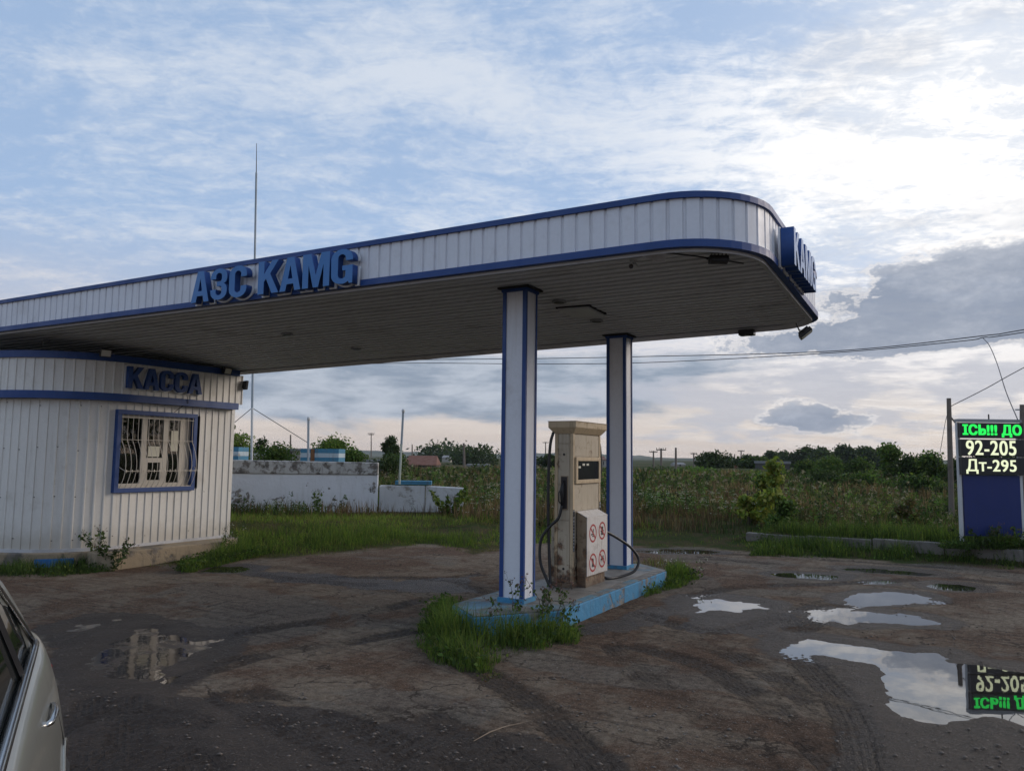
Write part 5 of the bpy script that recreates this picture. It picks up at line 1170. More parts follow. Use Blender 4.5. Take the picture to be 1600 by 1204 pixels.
def leaves(P, size, col, seed=0, flatness=0.0, elong=1.6):
    n = len(P); r_ = np.random.default_rng(seed); d1 = r_.normal(size=(n, 3)); d1[:, 2] *= (1 - flatness); d1 /= np.linalg.norm(d1, axis=1)[:, None] + 1e-9
    d2 = r_.normal(size=(n, 3)); d2[:, 2] *= (1 - flatness); d2 -= (d2 * d1).sum(1)[:, None] * d1; d2 /= np.linalg.norm(d2, axis=1)[:, None] + 1e-9
    s_ = (np.ones(n) * size)[:, None]; V = np.stack([P - d1 * s_ * elong / 2, P + d2 * s_ * .42 - d1 * s_ * .05, P + d1 * s_ * elong / 2, P - d2 * s_ * .42 - d1 * s_ * .05], 1)
    i = np.arange(n)[:, None] * 4; return V.reshape(-1, 3), np.concatenate([i + [0, 1, 2], i + [0, 2, 3]]), np.repeat(col, 4, 0)
def join(parts):
    V = []; T = []; C_ = []; o = 0
    for v, t_, c in parts: V.append(v); T.append(t_ + o); C_.append(c); o += len(v)
    return np.concatenate(V), np.concatenate(T), np.concatenate(C_)
def pal(n, cols, wts=None, jit=.25, seed=0):
    r_ = np.random.default_rng(seed); c = np.array(cols)[r_.choice(len(cols), n, p=wts)]; return c * (1 + r_.uniform(-jit, jit, (n, 1)))
GREEN = [(.085, .145, .030), (.062, .115, .026), (.115, .150, .038), (.050, .085, .024)]
LUSH = [(.125, .185, .032), (.095, .155, .028), (.165, .200, .045)]
DRY = [(.19, .125, .075), (.13, .085, .052), (.24, .17, .11), (.085, .065, .038), (.10, .06, .045)]
DARK = [(.042, .068, .022), (.055, .082, .025), (.034, .054, .020)]
def blocked(x, y):      # no grass inside walls, kiosk or kerb
    q = (x - ORG[0]) * UV[0] + (y - ORG[1]) * UV[1]; r_ = (x - ORG[0]) * VV[0] + (y - ORG[1]) * VV[1]
    m_ = (q > kt0 - .62) & (q < kt1) & (r_ > ks0 - .1) & (r_ < ks1 + .1)
    m_ |= (q > 8.4) & (q < kt1) & (r_ > ks0 - .2) & (r_ < ks1)
    m_ |= (x > WL[0]) & (x < L4[0]) & (y > 19.0) & (y < 20.3)
    ks_, ka_ = kerb_side(x, y); m_ |= (ka_ > 0) & (ks_ > -.02) & (ks_ < .20)
    return m_
def scatter(n, dmin, dmax, seed, a0=-.72, a1=.74):
    r_ = np.random.default_rng(seed); dd = np.exp(r_.uniform(math.log(dmin), math.log(dmax), n)); tn = r_.uniform(a0, a1, n); return tn * dd, dd
# short lawn along the yard edge
x, y = scatter(150000, 12.6, 21, 101); vd = verge_d(x, y); pn = fbm(x, y, .8, 4, 5)
k = (vd + (fbm(x, y, 1.8, 4, 71) - .5) * 1.4 > 0) & (rng.uniform(size=len(x)) < .06 + 1.1 * sstep(pn, .38, .58)) & ~blocked(x, y); x, y, vd, pn = x[k], y[k], vd[k], pn[k]
z = base_height(x, y); h = (.03 + .12 * rng.uniform(size=len(x)) ** 2) * (.6 + .5 * sstep(vd, 0, 2.5)) * (.6 + .7 * pn)
col = pal(len(x), LUSH + [(.20, .17, .06), (.17, .23, .05)], [.26, .25, .19, .15, .15], .35, 3) * (.35 + 1.3 * pn[:, None])
br_ = (sstep(fbm(x * .45, y, .9, 4, 88), .47, .60) * .75)[:, None]; col = col * (1 - br_) + np.array([.115, .095, .045]) * br_ * rng.uniform(.6, 1.3, (len(x), 1)); h = h * (1 - .55 * br_[:, 0])
V, T, C_ = blades(np.stack([x, y, z - .01], 1), h, np.full(len(x), .009) * (y / 13), col, .5, 11)
tag(fast('verge_grass', V, T, 'grass', C_), 'short green grass along the far edge of the muddy yard', 'grass', kind='stuff')
# tall field weeds
x, y = scatter(190000, 14.3, 75, 102); vd = verge_d(x, y); pn = fbm(x, y * .6, .30, 4, 15); pn2 = fbm(x, y * .7, .8, 3, 25)
lim = np.interp(x / y, [-.7, -.40, -.05, .02, .2, .33, .34, .7], [5.2, 4.6, 3.2, 1.8, 1.7, 1.6, 1.2, 1.2])
ksd, kal = kerb_side(x, y)
ok = np.where((kal > -.3), ksd > .45, vd > lim)
dirt = (np.exp(-(((x / y) - .47) / .12) ** 2 - ((y - 27) / 3.0) ** 2) > .4)
k = ok & ~blocked(x, y) & (rng.uniform(size=len(x)) < .30 + 1.2 * sstep(pn2, .3, .55)) & ~dirt; x, y, vd, pn, pn2 = x[k], y[k], vd[k], pn[k], pn2[k]
z = base_height(x, y); hmul = np.interp(y, [13, 15, 18, 25, 75], [.20, .34, .50, .60, .75])
h = (.18 + .55 * rng.uniform(size=len(x)) ** 1.6) * (.25 + 1.5 * pn2) * hmul
drym = sstep(pn + .10 * rng.uniform(size=len(x)), .46, .58); isdry = rng.uniform(size=len(x)) < (.22 + .68 * drym)
cg = pal(len(x), GREEN + DARK, None, .35, 4); cd = pal(len(x), DRY, None, .3, 5); col = np.where(isdry[:, None], cd, cg) * (.12 + 1.45 * pn2[:, None])
h = np.where(isdry, h * 1.2, h)
V, T, C_ = blades(np.stack([x, y, z - .02], 1), h, .011 * (y / 13) ** .95, col, .28, 12)
tag(fast('field_grass', V, T, 'grass', C_), 'tall uneven field grass, green and dry brown, beyond the yard', 'grass', kind='stuff')
# leafy weeds and seed heads in the field
x, y = scatter(9000, 14.5, 60, 103); vd = verge_d(x, y); lim = np.interp(x / y, [-.7, -.40, -.05, .02, .2, .33, .34, .7], [4.2, 3.8, 3.0, 1.6, 1.5, 1.4, 1.2, 1.2])
ksd, kal = kerb_side(x, y); ok = np.where((kal > -.3), ksd > .5, vd > lim); pn = fbm(x, y, .5, 3, 35)
k = ok & ~blocked(x, y) & (pn > .42); x, y = x[k], y[k]; z = base_height(x, y); parts = []; n = len(x); hh_ = rng.uniform(.35, .95, n) * np.interp(y, [13, 16, 20, 60], [.25, .42, .60, .85])
nl = 34; rep = np.repeat(np.arange(n), nl); q = rng.uniform(.1, 1, n * nl); rad = (.10 + .16 * (1 - q)) * hh_[rep]
aa_ = rng.uniform(0, 2 * PI, n * nl); P_ = np.stack([x[rep] + np.cos(aa_) * rad * rng.uniform(.2, 1, n * nl), y[rep] + np.sin(aa_) * rad, z[rep] + q * hh_[rep]], 1)
tc = pal(n, GREEN + DARK + [(.11, .10, .04)], None, .3, 6)[rep] * rng.uniform(.6, 1.4, (n * nl, 1)) * np.repeat(rng.uniform(.6, 1.5, (n, 1)), nl, 0); head = (q > .86) & (rng.uniform(size=n) < .35)[rep]; tc[head] = np.array([.26, .23, .17]) * rng.uniform(.6, 1.3, (head.sum(), 1))
V, T, C_ = leaves(P_, .020 * (y[rep] / 14) ** 1.0 * rng.uniform(.7, 1.4, n * nl), tc, 13, 0, 2.4)
# broad clumps of scrub
xc_, yc_ = scatter(420, 16.5, 75, 133); ks2, ka2 = kerb_side(xc_, yc_); kc = (verge_d(xc_, yc_) > 3.6) & ~blocked(xc_, yc_) & (fbm(xc_, yc_, .16, 3, 61) > .47) & ((ka2 < 0) | (ks2 > 1.6)); xc_, yc_ = xc_[kc], yc_[kc]
nc = len(xc_); nl2 = 260; rep2 = np.repeat(np.arange(nc), nl2); rc_ = (rng.uniform(.25, .65, nc) * (yc_ / 20) ** .6)[rep2]; hc_ = (rng.uniform(.30, .62, nc) * (yc_ / 20) ** .25)[rep2]
vv_ = rng.normal(size=(nc * nl2, 3)); vv_ /= np.linalg.norm(vv_, axis=1)[:, None]; vv_ *= rng.uniform(.3, 1.1, (nc * nl2, 1)) ** .6; zc_ = base_height(xc_, yc_)[rep2]
P2_ = np.stack([xc_[rep2] + vv_[:, 0] * rc_ * 1.5, yc_[rep2] + vv_[:, 1] * rc_, zc_ + np.abs(vv_[:, 2]) * hc_], 1)
ck = pal(nc, DARK + GREEN + DARK + [(.11, .08, .04), (.15, .19, .05)], None, .2, 62)[rep2] * rng.uniform(.6, 1.35, (nc * nl2, 1))
V2, T2, C2 = leaves(P2_, .036 * (yc_[rep2] / 16) ** .9 * rng.uniform(.6, 1.4, nc * nl2), ck, 63, 0, 1.9); V, T, C_ = join([(V, T, C_), (V2, T2, C2)])
tag(fast('field_weeds', V, T, 'leaf', C_), 'mixed leafy weeds with pale seed heads scattered through the field', 'weeds', kind='stuff')
# white flowers near the low wall
x, y = scatter(900, 15.8, 24, 104, -.12, .36); k = (verge_d(x, y) > 1.6) & ~blocked(x, y) & (fbm(x, y, .7, 3, 3) > .5); x, y = x[k], y[k]; z = base_height(x, y); n = len(x)
if n:
    rep = np.repeat(np.arange(n), 4); P_ = np.stack([x[rep] + rng.normal(0, .03, n * 4), y[rep] + rng.normal(0, .03, n * 4), z[rep] + rng.uniform(.4, .62, n)[rep]], 1)
    V, T, C_ = leaves(P_, .022, np.tile([[.42, .42, .40]], (n * 4, 1)), 14, .6, 1.0)
    tag(fast('white_flowers', V, T, 'leaf', C_), 'small white wild flowers in the grass behind the island', 'flowers', kind='stuff')

def tuft(polypts, n, hmin, hmax, label, name='grass_tuft', seed=0, cols=LUSH + GREEN, wdt=.006, extra=0, group=None, world=None, zf=None, hfun=None, lean=.4):
    poly = world if world is not None else PX(polypts); P2 = np.array(poly); r_ = np.random.default_rng(seed + 900)
    lo, hi = P2.min(0), P2.max(0); x = r_.uniform(lo[0], hi[0], n * 4); y = r_.uniform(lo[1], hi[1], n * 4)
    sd = sdist(x, y, poly) + (fbm(x, y, 5, 3, seed) - .5) * .16; k = sd < 0; x, y, sd = x[k][:n], y[k][:n], sd[k][:n]
    cl = fbm(x, y, 3.5, 3, seed + 2); kk = r_.uniform(size=len(x)) < .15 + 1.1 * sstep(cl, .36, .56); x, y, sd, cl = x[kk], y[kk], sd[kk], cl[kk]
    z = base_height(x, y) - .02 if zf is None else np.full(len(x), zf); h = (hmin + (hmax - hmin) * r_.uniform(size=len(x)) ** 1.6) * (.30 + .85 * sstep(-sd, 0, .38)) * (.6 + .8 * cl)
    if hfun is not None: h = h * hfun(x, y)
    col = pal(len(x), cols, None, .3, seed) * (.7 + .6 * cl[:, None]); parts = [blades(np.stack([x, y, z], 1), h, r_.uniform(.6, 1.4, len(x)) * wdt, col, lean, seed)]
    if extra:
        i = r_.choice(len(x), extra * 14); P_ = np.stack([x[i] + r_.normal(0, .03, len(i)), y[i] + r_.normal(0, .03, len(i)), z[i] + r_.uniform(.03, 1.0, len(i)) * h.mean() * 1.3], 1)
        parts.append(leaves(P_, r_.uniform(.018, .04, len(i)), pal(len(i), DARK + GREEN, None, .3, seed + 1), seed + 5))
    V, T, C_ = join(parts); o = fast(name, V, T, 'grass', C_); return tag(o, label, 'grass', group, 'stuff')
tuft([(640, 1005), (660, 960), (705, 935), (745, 985), (800, 990), (870, 985), (905, 985), (900, 1005), (860, 1015), (800, 1025), (760, 1050), (720, 1048), (680, 1035)], 15000, .05, .36, 'dense grass and weeds around the near pointed end of the blue island', seed=1, extra=90, lean=.5)
tuft([(740, 1052), (790, 1042), (800, 1055), (760, 1062)], 500, .03, .09, 'dry low tuft just in front of the island grass', seed=2, cols=DRY + GREEN)
tuft([(1005, 935), (1015, 905), (1045, 890), (1090, 898), (1085, 910), (1040, 925)], 6000, .08, .34, 'green grass tuft at the far right end of the blue island', seed=3, extra=60)
tuft([(985, 880), (1010, 872), (1050, 878), (1070, 890), (1040, 892), (1000, 884)], 1200, .05, .2, 'sparse grass behind the far end of the blue island', seed=4, cols=LUSH + DRY)
tuft([(-120, 900), (0, 893), (60, 892), (120, 886), (180, 880), (180, 868), (90, 874), (0, 878), (-120, 885)], 9000, .06, .24, 'dark grass strip along the plinth of the kiosk at the left', seed=5, cols=GREEN + DARK, extra=60, zf=-.12)
tuft([(275, 884), (300, 872), (340, 862), (380, 852), (420, 862), (380, 868), (340, 876), (300, 886)], 7000, .08, .40, 'weedy grass at the corner of the kiosk step', seed=6, cols=GREEN + LUSH, extra=160, zf=-.08)
tuft([(345, 862), (360, 845), (600, 838), (760, 845), (745, 858), (650, 848), (560, 858), (450, 864)], 9000, .08, .30, 'lusher green grass in front of the long wall', seed=7)
tuft([(350, 822), (480, 818), (600, 815), (740, 812), (770, 800), (600, 800), (350, 806)], 12000, .08, .30, 'tall dark grass growing at the foot of the walls', seed=8, cols=GREEN + DARK, wdt=.010, extra=300)
tuft([(1170, 868), (1300, 872), (1500, 880), (1650, 892), (1650, 870), (1400, 858), (1180, 848)], 26000, .08, .30, 'rough green grass bank in front of the concrete kerb', seed=9, cols=LUSH + GREEN + DARK, wdt=.008, extra=160)
tuft([(1450, 822), (1610, 830), (1610, 812), (1450, 806)], 4500, .15, .50, 'tall weeds round the foot of the price sign', seed=10, cols=DARK + GREEN, wdt=.010, extra=160, zf=.28)

# stalky weeds: thing > stem, foliage
def stalk(pos, h, n, label, seed, cols=GREEN + DARK, flower=None, spread=.10, leafs=60, ls=.03, group=None):
    r_ = np.random.default_rng(seed); o = thing('weed_plant', label, 'plant', pos, group); mb = MB(); P_ = []; tips = []
    for k in range(n):
        a = r_.uniform(0, 2 * PI); l = r_.uniform(.3, 1) * spread; hh2 = h * r_.uniform(.6, 1); p0_ = np.array(pos) + np.array([math.cos(a) * l * .3, math.sin(a) * l * .3, 0])
        p1_ = p0_ + np.array([math.cos(a) * l * .6, math.sin(a) * l * .6, hh2 * .6]); p2_ = p0_ + np.array([math.cos(a + .5) * l * 1.3, math.sin(a + .5) * l * 1.3, hh2])
        mb.tube([p0_, p1_, p2_], [.004, .003, .0015], 4)
        for j in range(leafs // n):
            q = r_.uniform(.1, .95); c = p0_ * (1 - q) ** 2 + 2 * q * (1 - q) * p1_ + q * q * p2_; P_.append(c + r_.normal(0, .018 + .03 * (1 - q), 3))
        for j in range(5):
            e = p2_ + r_.normal(0, .03, 3) * np.array([1, 1, .8]); mb.tube([p2_ - np.array([0, 0, .06]), e], [.0018, .001], 3); tips.append(e)
    mb.build('stem', 'bark', o); P_ = np.array(P_); V, T, C_ = leaves(P_, r_.uniform(.6, 1.3, len(P_)) * ls, pal(len(P_), cols, None, .3, seed), seed); fast('foliage', V, T, 'leaf', C_, o)
    tips = np.repeat(np.array(tips), 3, 0) + r_.normal(0, .006, (len(tips) * 3, 3)); V, T, C_ = leaves(tips, .014, pal(len(tips), flower or [(.16, .09, .08), (.10, .07, .05)], None, .3, seed), seed + 1); fast('flower_heads', V, T, 'leaf', C_, o)
    return o
stalk(onZ(800, 985, 0), .52, 3, 'thin dark stalk rising in front of the near column', 31, leafs=40)
stalk(onZ(850, 990, 0), .55, 6, 'reddish budded weed at the island corner right of the near column', 32, spread=.2, leafs=140, flower=[(.20, .09, .09), (.14, .08, .07)])
stalk(onZ(876, 985, 0), .42, 5, 'leafy weed against the blue side of the island', 33, spread=.16, leafs=120)
stalk(onZ(775, 990, 0), .38, 4, 'low leafy weed left of the near column foot', 34, spread=.18, leafs=110)
stalk(onZ(163, 886, -.1), .62, 5, 'tall dark weed growing against the kiosk plinth below the window', 35, spread=.28, leafs=170, ls=.04)
stalk(onZ(180, 888, -.1), .45, 5, 'bushy weed next to the kiosk step', 36, spread=.3, leafs=220, ls=.045, cols=DARK)
stalk(onZ(355, 862, -.05), .5, 6, 'pale flowered weed at the far corner of the kiosk', 37, spread=.25, leafs=160, flower=[(.4, .4, .38)])
stalk(onZ(1072, 905, 0), .3, 6, 'white flowered weed at the right tip of the island', 38, spread=.3, leafs=60, flower=[(.45, .45, .42)])
stalk(atD(705, 800, 18.8) * np.array([1, 1, 0]) + np.array([0, 0, .25]), .75, 7, 'big leafy weed standing against the low wall', 39, spread=.45, leafs=420, ls=.08, cols=LUSH + GREEN)
stalk(atD(497, 800, 18.5) * np.array([1, 1, 0]) + np.array([0, 0, .25]), .65, 4, 'narrow weed standing against the long wall', 40, spread=.15, leafs=90, ls=.05, cols=GREEN)

stalk((x0 + .12, 13.22, .26), .48, 5, 'dark weed in front of the left half of the price sign panel', 41, spread=.28, leafs=200, ls=.04, cols=DARK)
stalk((x1 - .15, 13.20, .26), .52, 6, 'dark weed in front of the right half of the price sign panel', 42, spread=.30, leafs=240, ls=.04, cols=DARK + GREEN)
stalk((x0 + .62, 13.25, .26), .36, 5, 'short leafy weed at the middle of the price sign foot', 43, spread=.25, leafs=160, ls=.035, cols=GREEN)
tuft(None, 4000, .10, .34, 'weedy grass directly at the foot of the price sign', seed=12, cols=DARK + GREEN, wdt=.009, extra=80, world=[(x0 - .5, 13.12), (x1 + .5, 13.0), (x1 + .5, 13.4), (x0 - .5, 13.5)], zf=.26)

# trees and bushes: thing > trunk, crown
def tree(xc, ytop, ybase, wpx, dd, label, seed, cols, n=2600, lsz=None, name='bush', cat='bush', lobes=9, base_z=None, loose=.5, trunk=True, group=None, zlo=.1, pts=None):
    r_ = np.random.default_rng(seed)
    if pts is None:
        top = atD(xc, ytop, dd); bot = atD(xc, ybase, dd); H = top[2] - bot[2]; wd = wpx / FPX * dd; base = np.array([bot[0], dd, bot[2]])
    else: base, H, wd = np.array(pts[0], float), pts[1], pts[2]
    o = thing(name, label, cat, base, group); lsz = lsz or max(.035, dd * .0022); C0 = []
    for k in range(lobes):
        q = r_.uniform(zlo, 1); wq = math.sin(PI * min(1, .22 + q * .72)) ** .8; a = r_.uniform(0, 2 * PI); rr_ = wd / 2 * wq * r_.uniform(.1, .75)
        C0.append((base + np.array([math.cos(a) * rr_, math.sin(a) * rr_, H * (zlo + (1 - zlo) * q * .86)]), wd * r_.uniform(.16, .30) * (1.1 - .3 * q)))
    if trunk:
        mb = MB(); mb.tube([base - np.array([0, 0, .2]), base + np.array([wd * .02, 0, H * .35]), base + np.array([-wd * .02, 0, H * .75])], [H * .022 + .02, H * .015 + .012, H * .006 + .004], 7)
        for c, r0_ in C0[:7]: st = base + np.array([0, 0, min(H * .5, max(.1, c[2] - base[2]) * .5)]); mb.tube([st, (st + c) / 2 + np.array([0, 0, H * .03]), c], [H * .009 + .008, H * .006 + .005, .004], 5)
        mb.build('trunk', 'bark', o)
    P_ = []; K = []
    for c, r0_ in C0:
        m_ = n // lobes; v_ = r_.normal(size=(m_, 3)); v_ /= np.linalg.norm(v_, axis=1)[:, None]; rad = r0_ * r_.uniform(.25, 1, m_) ** .5 * (1 + loose * (r_.uniform(size=m_) ** 3))
        p = c + v_ * rad[:, None] * np.array([1.1, 1.1, .9]); P_.append(p); K.append(np.full(m_, r_.uniform(.72, 1.25)))
    P_ = np.concatenate(P_); K = np.concatenate(K); k = P_[:, 2] > base[2] - .05; P_, K = P_[k], K[k]
    V, T, C_ = leaves(P_, lsz * r_.uniform(.6, 1.4, len(P_)), pal(len(P_), cols, None, .25, seed) * K[:, None], seed); fast('crown', V, T, 'leaf', C_, o); return o
YG = [(.26, .29, .05), (.20, .26, .05), (.30, .29, .07), (.13, .19, .04)]
# sapling clump right of the columns
tree(1213, 708, 838, 46, 17.0, 'tall yellow green maple sapling standing in the field right of the far column', 51, YG, 2200, .075, 'sapling', 'tree', 15, loose=.9, zlo=.05)
tree(1170, 742, 838, 34, 17.4, 'lower yellow green sapling left of the tallest one', 52, YG, 1100, .07, 'sapling', 'tree', 10, loose=.9)
tree(1192, 735, 836, 36, 18.2, 'green sapling half hidden behind the tallest yellow one', 53, YG + GREEN, 1000, .07, 'sapling', 'tree', 9, loose=.9)
tree(1225, 775, 842, 56, 16.4, 'dark leafy bush at the foot of the yellow sapling', 54, GREEN, 1600, .06, lobes=10, trunk=False)
tree(1420, 768, 835, 40, 16.8, 'reddish brown dry shrub between the saplings and the sign', 55, [(.13, .09, .04), (.10, .08, .035), (.08, .09, .03)], 900, .05, lobes=10, loose=.9)
# behind the wall
L_ = [(372, 684, 722, 66, 24, 'bush with pale tips behind the striped box at the kiosk corner', LUSH, 2200), (425, 698, 724, 66, 25, 'wide green bush behind the wall left of the vent pipe', GREEN, 2600),
      (520, 689, 724, 76, 26, 'rounded bright green bush behind the rust streaked striped box', LUSH + GREEN, 3400), (548, 700, 724, 44, 25, 'smaller bush at the right of the rounded green bush', GREEN, 1400),
      (722 - 118, 716, 738, 50, 40, 'dark low bush under the tree near the rusty roof', DARK, 1200), (612, 682, 722, 34, 62, 'small dark birch like tree left of the rusty roof hut', DARK, 3000),
      (612, 712, 732, 44, 50, 'green shrub in front of the small dark tree', GREEN + DARK, 1500), (407, 682, 712, 30, 40, 'sparse leggy tree poking above the bushes beside the antenna mast', DARK, 500),
      (362, 660, 712, 18, 25, 'thin bare topped shrub right beside the kiosk corner', DARK, 260)]
for i, (xc, yt, yb, wp, dd, lb, cl, n) in enumerate(L_): tree(xc, yt, yb, wp, dd, lb, 60 + i, cl, n, name='tree' if 'tree' in lb else 'bush', cat='tree' if 'tree' in lb else 'bush', lobes=12 if n > 600 else 7, trunk=True, loose=.6)
L_ = [(740, 707, 727, 64, 200, 'low dark wood edge in the distance left of the near column', DARK), (690, 706, 722, 70, 320, 'far dark grove beyond the rusty roof', DARK), (852, 713, 735, 30, 130, 'dark bush between the near column and the dispenser', DARK),
      (1116, 713, 737, 44, 120, 'dark round bush by the rusty ruin', DARK), (1167, 714, 734, 30, 140, 'small round bush right of the crossarm pole', DARK), (1185, 717, 738, 40, 120, 'low bush left of the dark shed', GREEN + DARK),
      (1205, 706, 730, 26, 220, 'sparse tall far tree behind the saplings', DARK), (1232, 706, 732, 34, 240, 'first far tree of the row on the right', DARK), (1262, 703, 732, 40, 235, 'second far tree of the row, with a broad crown', DARK), (1290, 701, 732, 44, 230, 'highest far tree in the middle of the row', DARK),
      (1322, 702, 733, 40, 235, 'fourth far tree of the row with a flat crown', DARK), (1352, 704, 734, 38, 235, 'fifth far tree of the row beside the tall bush', DARK), (1376, 705, 734, 34, 240, 'last far tree of the row behind the tall bush', DARK)]
for i, (xc, yt, yb, wp, dd, lb, cl) in enumerate(L_): tree(xc, yt, yb, wp * 1.5, dd, lb, 90 + i, cl, 2200, dd * .0028, name='tree' if 'tree' in lb else 'bush', cat='tree' if 'tree' in lb else 'bush', lobes=10, loose=.4)
L_ = [(1262, 724, 765, 70, 55, 'dark green thicket bush right behind the saplings', DARK + GREEN), (1305, 720, 762, 74, 52, 'broad green bush in the middle of the thicket', GREEN), (1345, 718, 764, 66, 50, 'green bush left of the tall spiky bush', GREEN + DARK),
      (1392, 690, 765, 52, 46, 'tall spiky green bush rising above the thicket', GREEN), (1425, 715, 768, 62, 44, 'dense dark bush right of the tall spiky one', DARK), (1462, 702, 772, 64, 42, 'large green bush behind the wooden pole', GREEN + DARK), (1505, 708, 775, 60, 40, 'dark bush filling the gap behind the price sign', DARK), (1560, 700, 775, 90, 38, 'bush mass behind the price board', DARK),
      (1590, 712, 775, 60, 44, 'bush at the right frame edge behind the sign', DARK + GREEN),
      (1290, 745, 778, 80, 38, 'low rounded dark shrub in front of the thicket', DARK), (1350, 748, 778, 90, 36, 'long low shrub before the thicket', GREEN + DARK), (1430, 748, 784, 80, 33, 'low shrub near the wooden pole', DARK + GREEN)]
for i, (xc, yt, yb, wp, dd, lb, cl) in enumerate(L_): tree(xc, yt, yb, wp, dd, lb, 120 + i, cl, 4200, .10, lobes=13, loose=.7)
# trees off to the right that the kiosk window mirrors
for i, (px_, py_, hh3, wd3, lb) in enumerate(((22, 16, 7, 6, 'leafy tree off to the right of the yard'), (27, 9, 9, 7, 'tallest tree off to the right of the yard'), (24, 22, 6, 6, 'roundest tree off to the right of the yard'))):
    tree(0, 0, 0, 0, 26, lb, 150 + i, LUSH + GREEN, 3000, .16, 'tree', 'tree', 14, pts=((px_, py_, 0), hh3, wd3), zlo=.25)

# ================================================================== HAZE
hz = MB().box((0, 0, 24), 8000, 8000, 92).build('haze'); tag(hz, 'thin evening haze over the plain', 'haze', kind='stuff')
hmm = bpy.data.materials.new('haze_air'); hmm.use_nodes = True; ht_ = NT(hmm.node_tree); ht_.n.remove(ht_.n['Principled BSDF'])
pv = ht_.new('ShaderNodeVolumePrincipled'); pv.inputs['Color'].default_value = (.80, .86, .95, 1); pv.inputs['Density'].default_value = 0.00011; ht_.l.new(pv.outputs[0], ht_.n['Material Output'].inputs['Volume'])
hz.data.materials.clear(); hz.data.materials.append(hmm)

# ================================================================== STONES, TWIG
n = 9000; d_ = np.exp(rng.uniform(math.log(3.9), math.log(13), n)); x = rng.uniform(-.72, .72, n) * d_; y = d_; k = (verge_d(x, y) < .2) & (fbm(x, y, 1.3, 3, 77) > .42) & np.all([sdist(x, y, q_[0]) > .05 for q_ in PUD], axis=0); x, y = x[k], y[k]; z = base_height(x, y); n = len(x)
ico = np.array([(0, 0, 1), (.9, 0, .2), (.28, .85, .2), (-.72, .53, .25), (-.72, -.53, .15), (.28, -.85, .2), (0, 0, -.4)]); itri = np.array([(0, 1, 2), (0, 2, 3), (0, 3, 4), (0, 4, 5), (0, 5, 1), (6, 2, 1), (6, 3, 2), (6, 4, 3), (6, 5, 4), (6, 1, 5)])
sz_ = .003 + .013 * rng.uniform(size=n) ** 4; an = rng.uniform(0, 2 * PI, n); V = np.zeros((n, 7, 3))
J = ico[None] * rng.uniform(.7, 1.3, (n, 7, 3)); V[..., 0] = (J[..., 0] * np.cos(an)[:, None] - J[..., 1] * np.sin(an)[:, None]) * sz_[:, None] * 1.3 + x[:, None]
V[..., 1] = (J[..., 0] * np.sin(an)[:, None] + J[..., 1] * np.cos(an)[:, None]) * sz_[:, None] + y[:, None]; V[..., 2] = J[..., 2] * sz_[:, None] * .7 + z[:, None] + .002
T = (itri[None] + np.arange(n)[:, None, None] * 7).reshape(-1, 3)
tag(fast('pebbles', V.reshape(-1, 3), T, 'stone'), 'loose pale pebbles scattered over the mud', 'pebbles', kind='stuff')
tw = MB().tube([onZ(740, 1157, .012), onZ(765, 1143, .02), onZ(790, 1134, .016), onZ(818, 1128, .012)], [.002, .0035, .003, .002], 6).build('twig', 'twigwood'); tag(tw, 'pale bent twig lying on the mud in the foreground', 'twig')

# ================================================================== CAR
cr = np.array([-.474, .880, 0]); cn_ = np.array([.880, .474, 0]); cr /= np.linalg.norm(cr); cn_ /= np.linalg.norm(cn_)
car = thing('parked_car', 'pale beige sedan parked at the left edge of the frame, seen along its side', 'car', cr * 1.6 + cn_ * -.95)
def CP(r_, y_, z_): return cr * r_ + cn_ * (y_ - .045) + np.array([0, 0, z_])
RF, RE = -.55, 3.98; YC = -.92
def endt(r_):  # narrowing in plan
    a = max(0, (r_ - 3.2) / (RE - 3.2)); b2_ = max(0, (0.3 - r_) / (0.3 - RF)); return 1 - .26 * a ** 2.4 - .30 * b2_ ** 2.4
def hood_z(r_): return float(np.interp(r_, [RF, -.3, .5, .9, 3.1, 3.5, 3.85, RE], [.62, .74, .90, .97, 1.00, 1.02, 1.01, .90]))
def roof_z(r_): return float(np.interp(r_, [.75, 1.1, 1.5, 1.9, 2.3, 2.7, 3.0, 3.3, 3.52], [.97, 1.22, 1.41, 1.49, 1.51, 1.49, 1.44, 1.29, 1.10]))
rs_ = sorted(set(list(np.round(np.linspace(RF, RE, 56), 3)) + [3.0, 3.2])); rows = []
def section(r_):
    e = endt(r_); hz = hood_z(r_); s_ = []
    zb = hz; pts = [(.82, .20), (.87, .235), (.905, .30), (.922, .40), (.933, .50), (.936, .58), (.932, .66), (.920, .735), (.903, zb - .19), (.888, zb - .135), (.872, zb - .085), (.856, zb - .045), (.838, zb - .018), (.812, zb - .002), (.76, zb + .006), (.60, zb + .02), (.30, zb + .03), (0, zb + .032)]
    kz = 1.0 if hz > .9 else hz / .95
    return [(a * e, c * (kz if c < zb - .20 else 1)) for a, c in pts]
V = []; 
for r_ in rs_:
    h_ = section(r_); full = [CP(r_, YC + a, c) for a, c in h_] + [CP(r_, YC - a, c) for a, c in h_[-2::-1]]; V += full
m_ = len(h_) * 2 - 1; F_ = [(i * m_ + k, i * m_ + k + 1, (i + 1) * m_ + k + 1, (i + 1) * m_ + k) for i in range(len(rs_) - 1) for k in range(m_ - 1)]
# cut wheel arches on both sides
def cent(f_): return np.mean([V[j] for j in f_], 0)
WR_ = (0.28, 3.17)
F_ = [f_ for f_ in F_]
F_ += [tuple(range(m_)), tuple((len(rs_) - 1) * m_ + k for k in range(m_))[::-1]]
body = MB().add(V, F_).build('body', 'car', car, smooth=True)
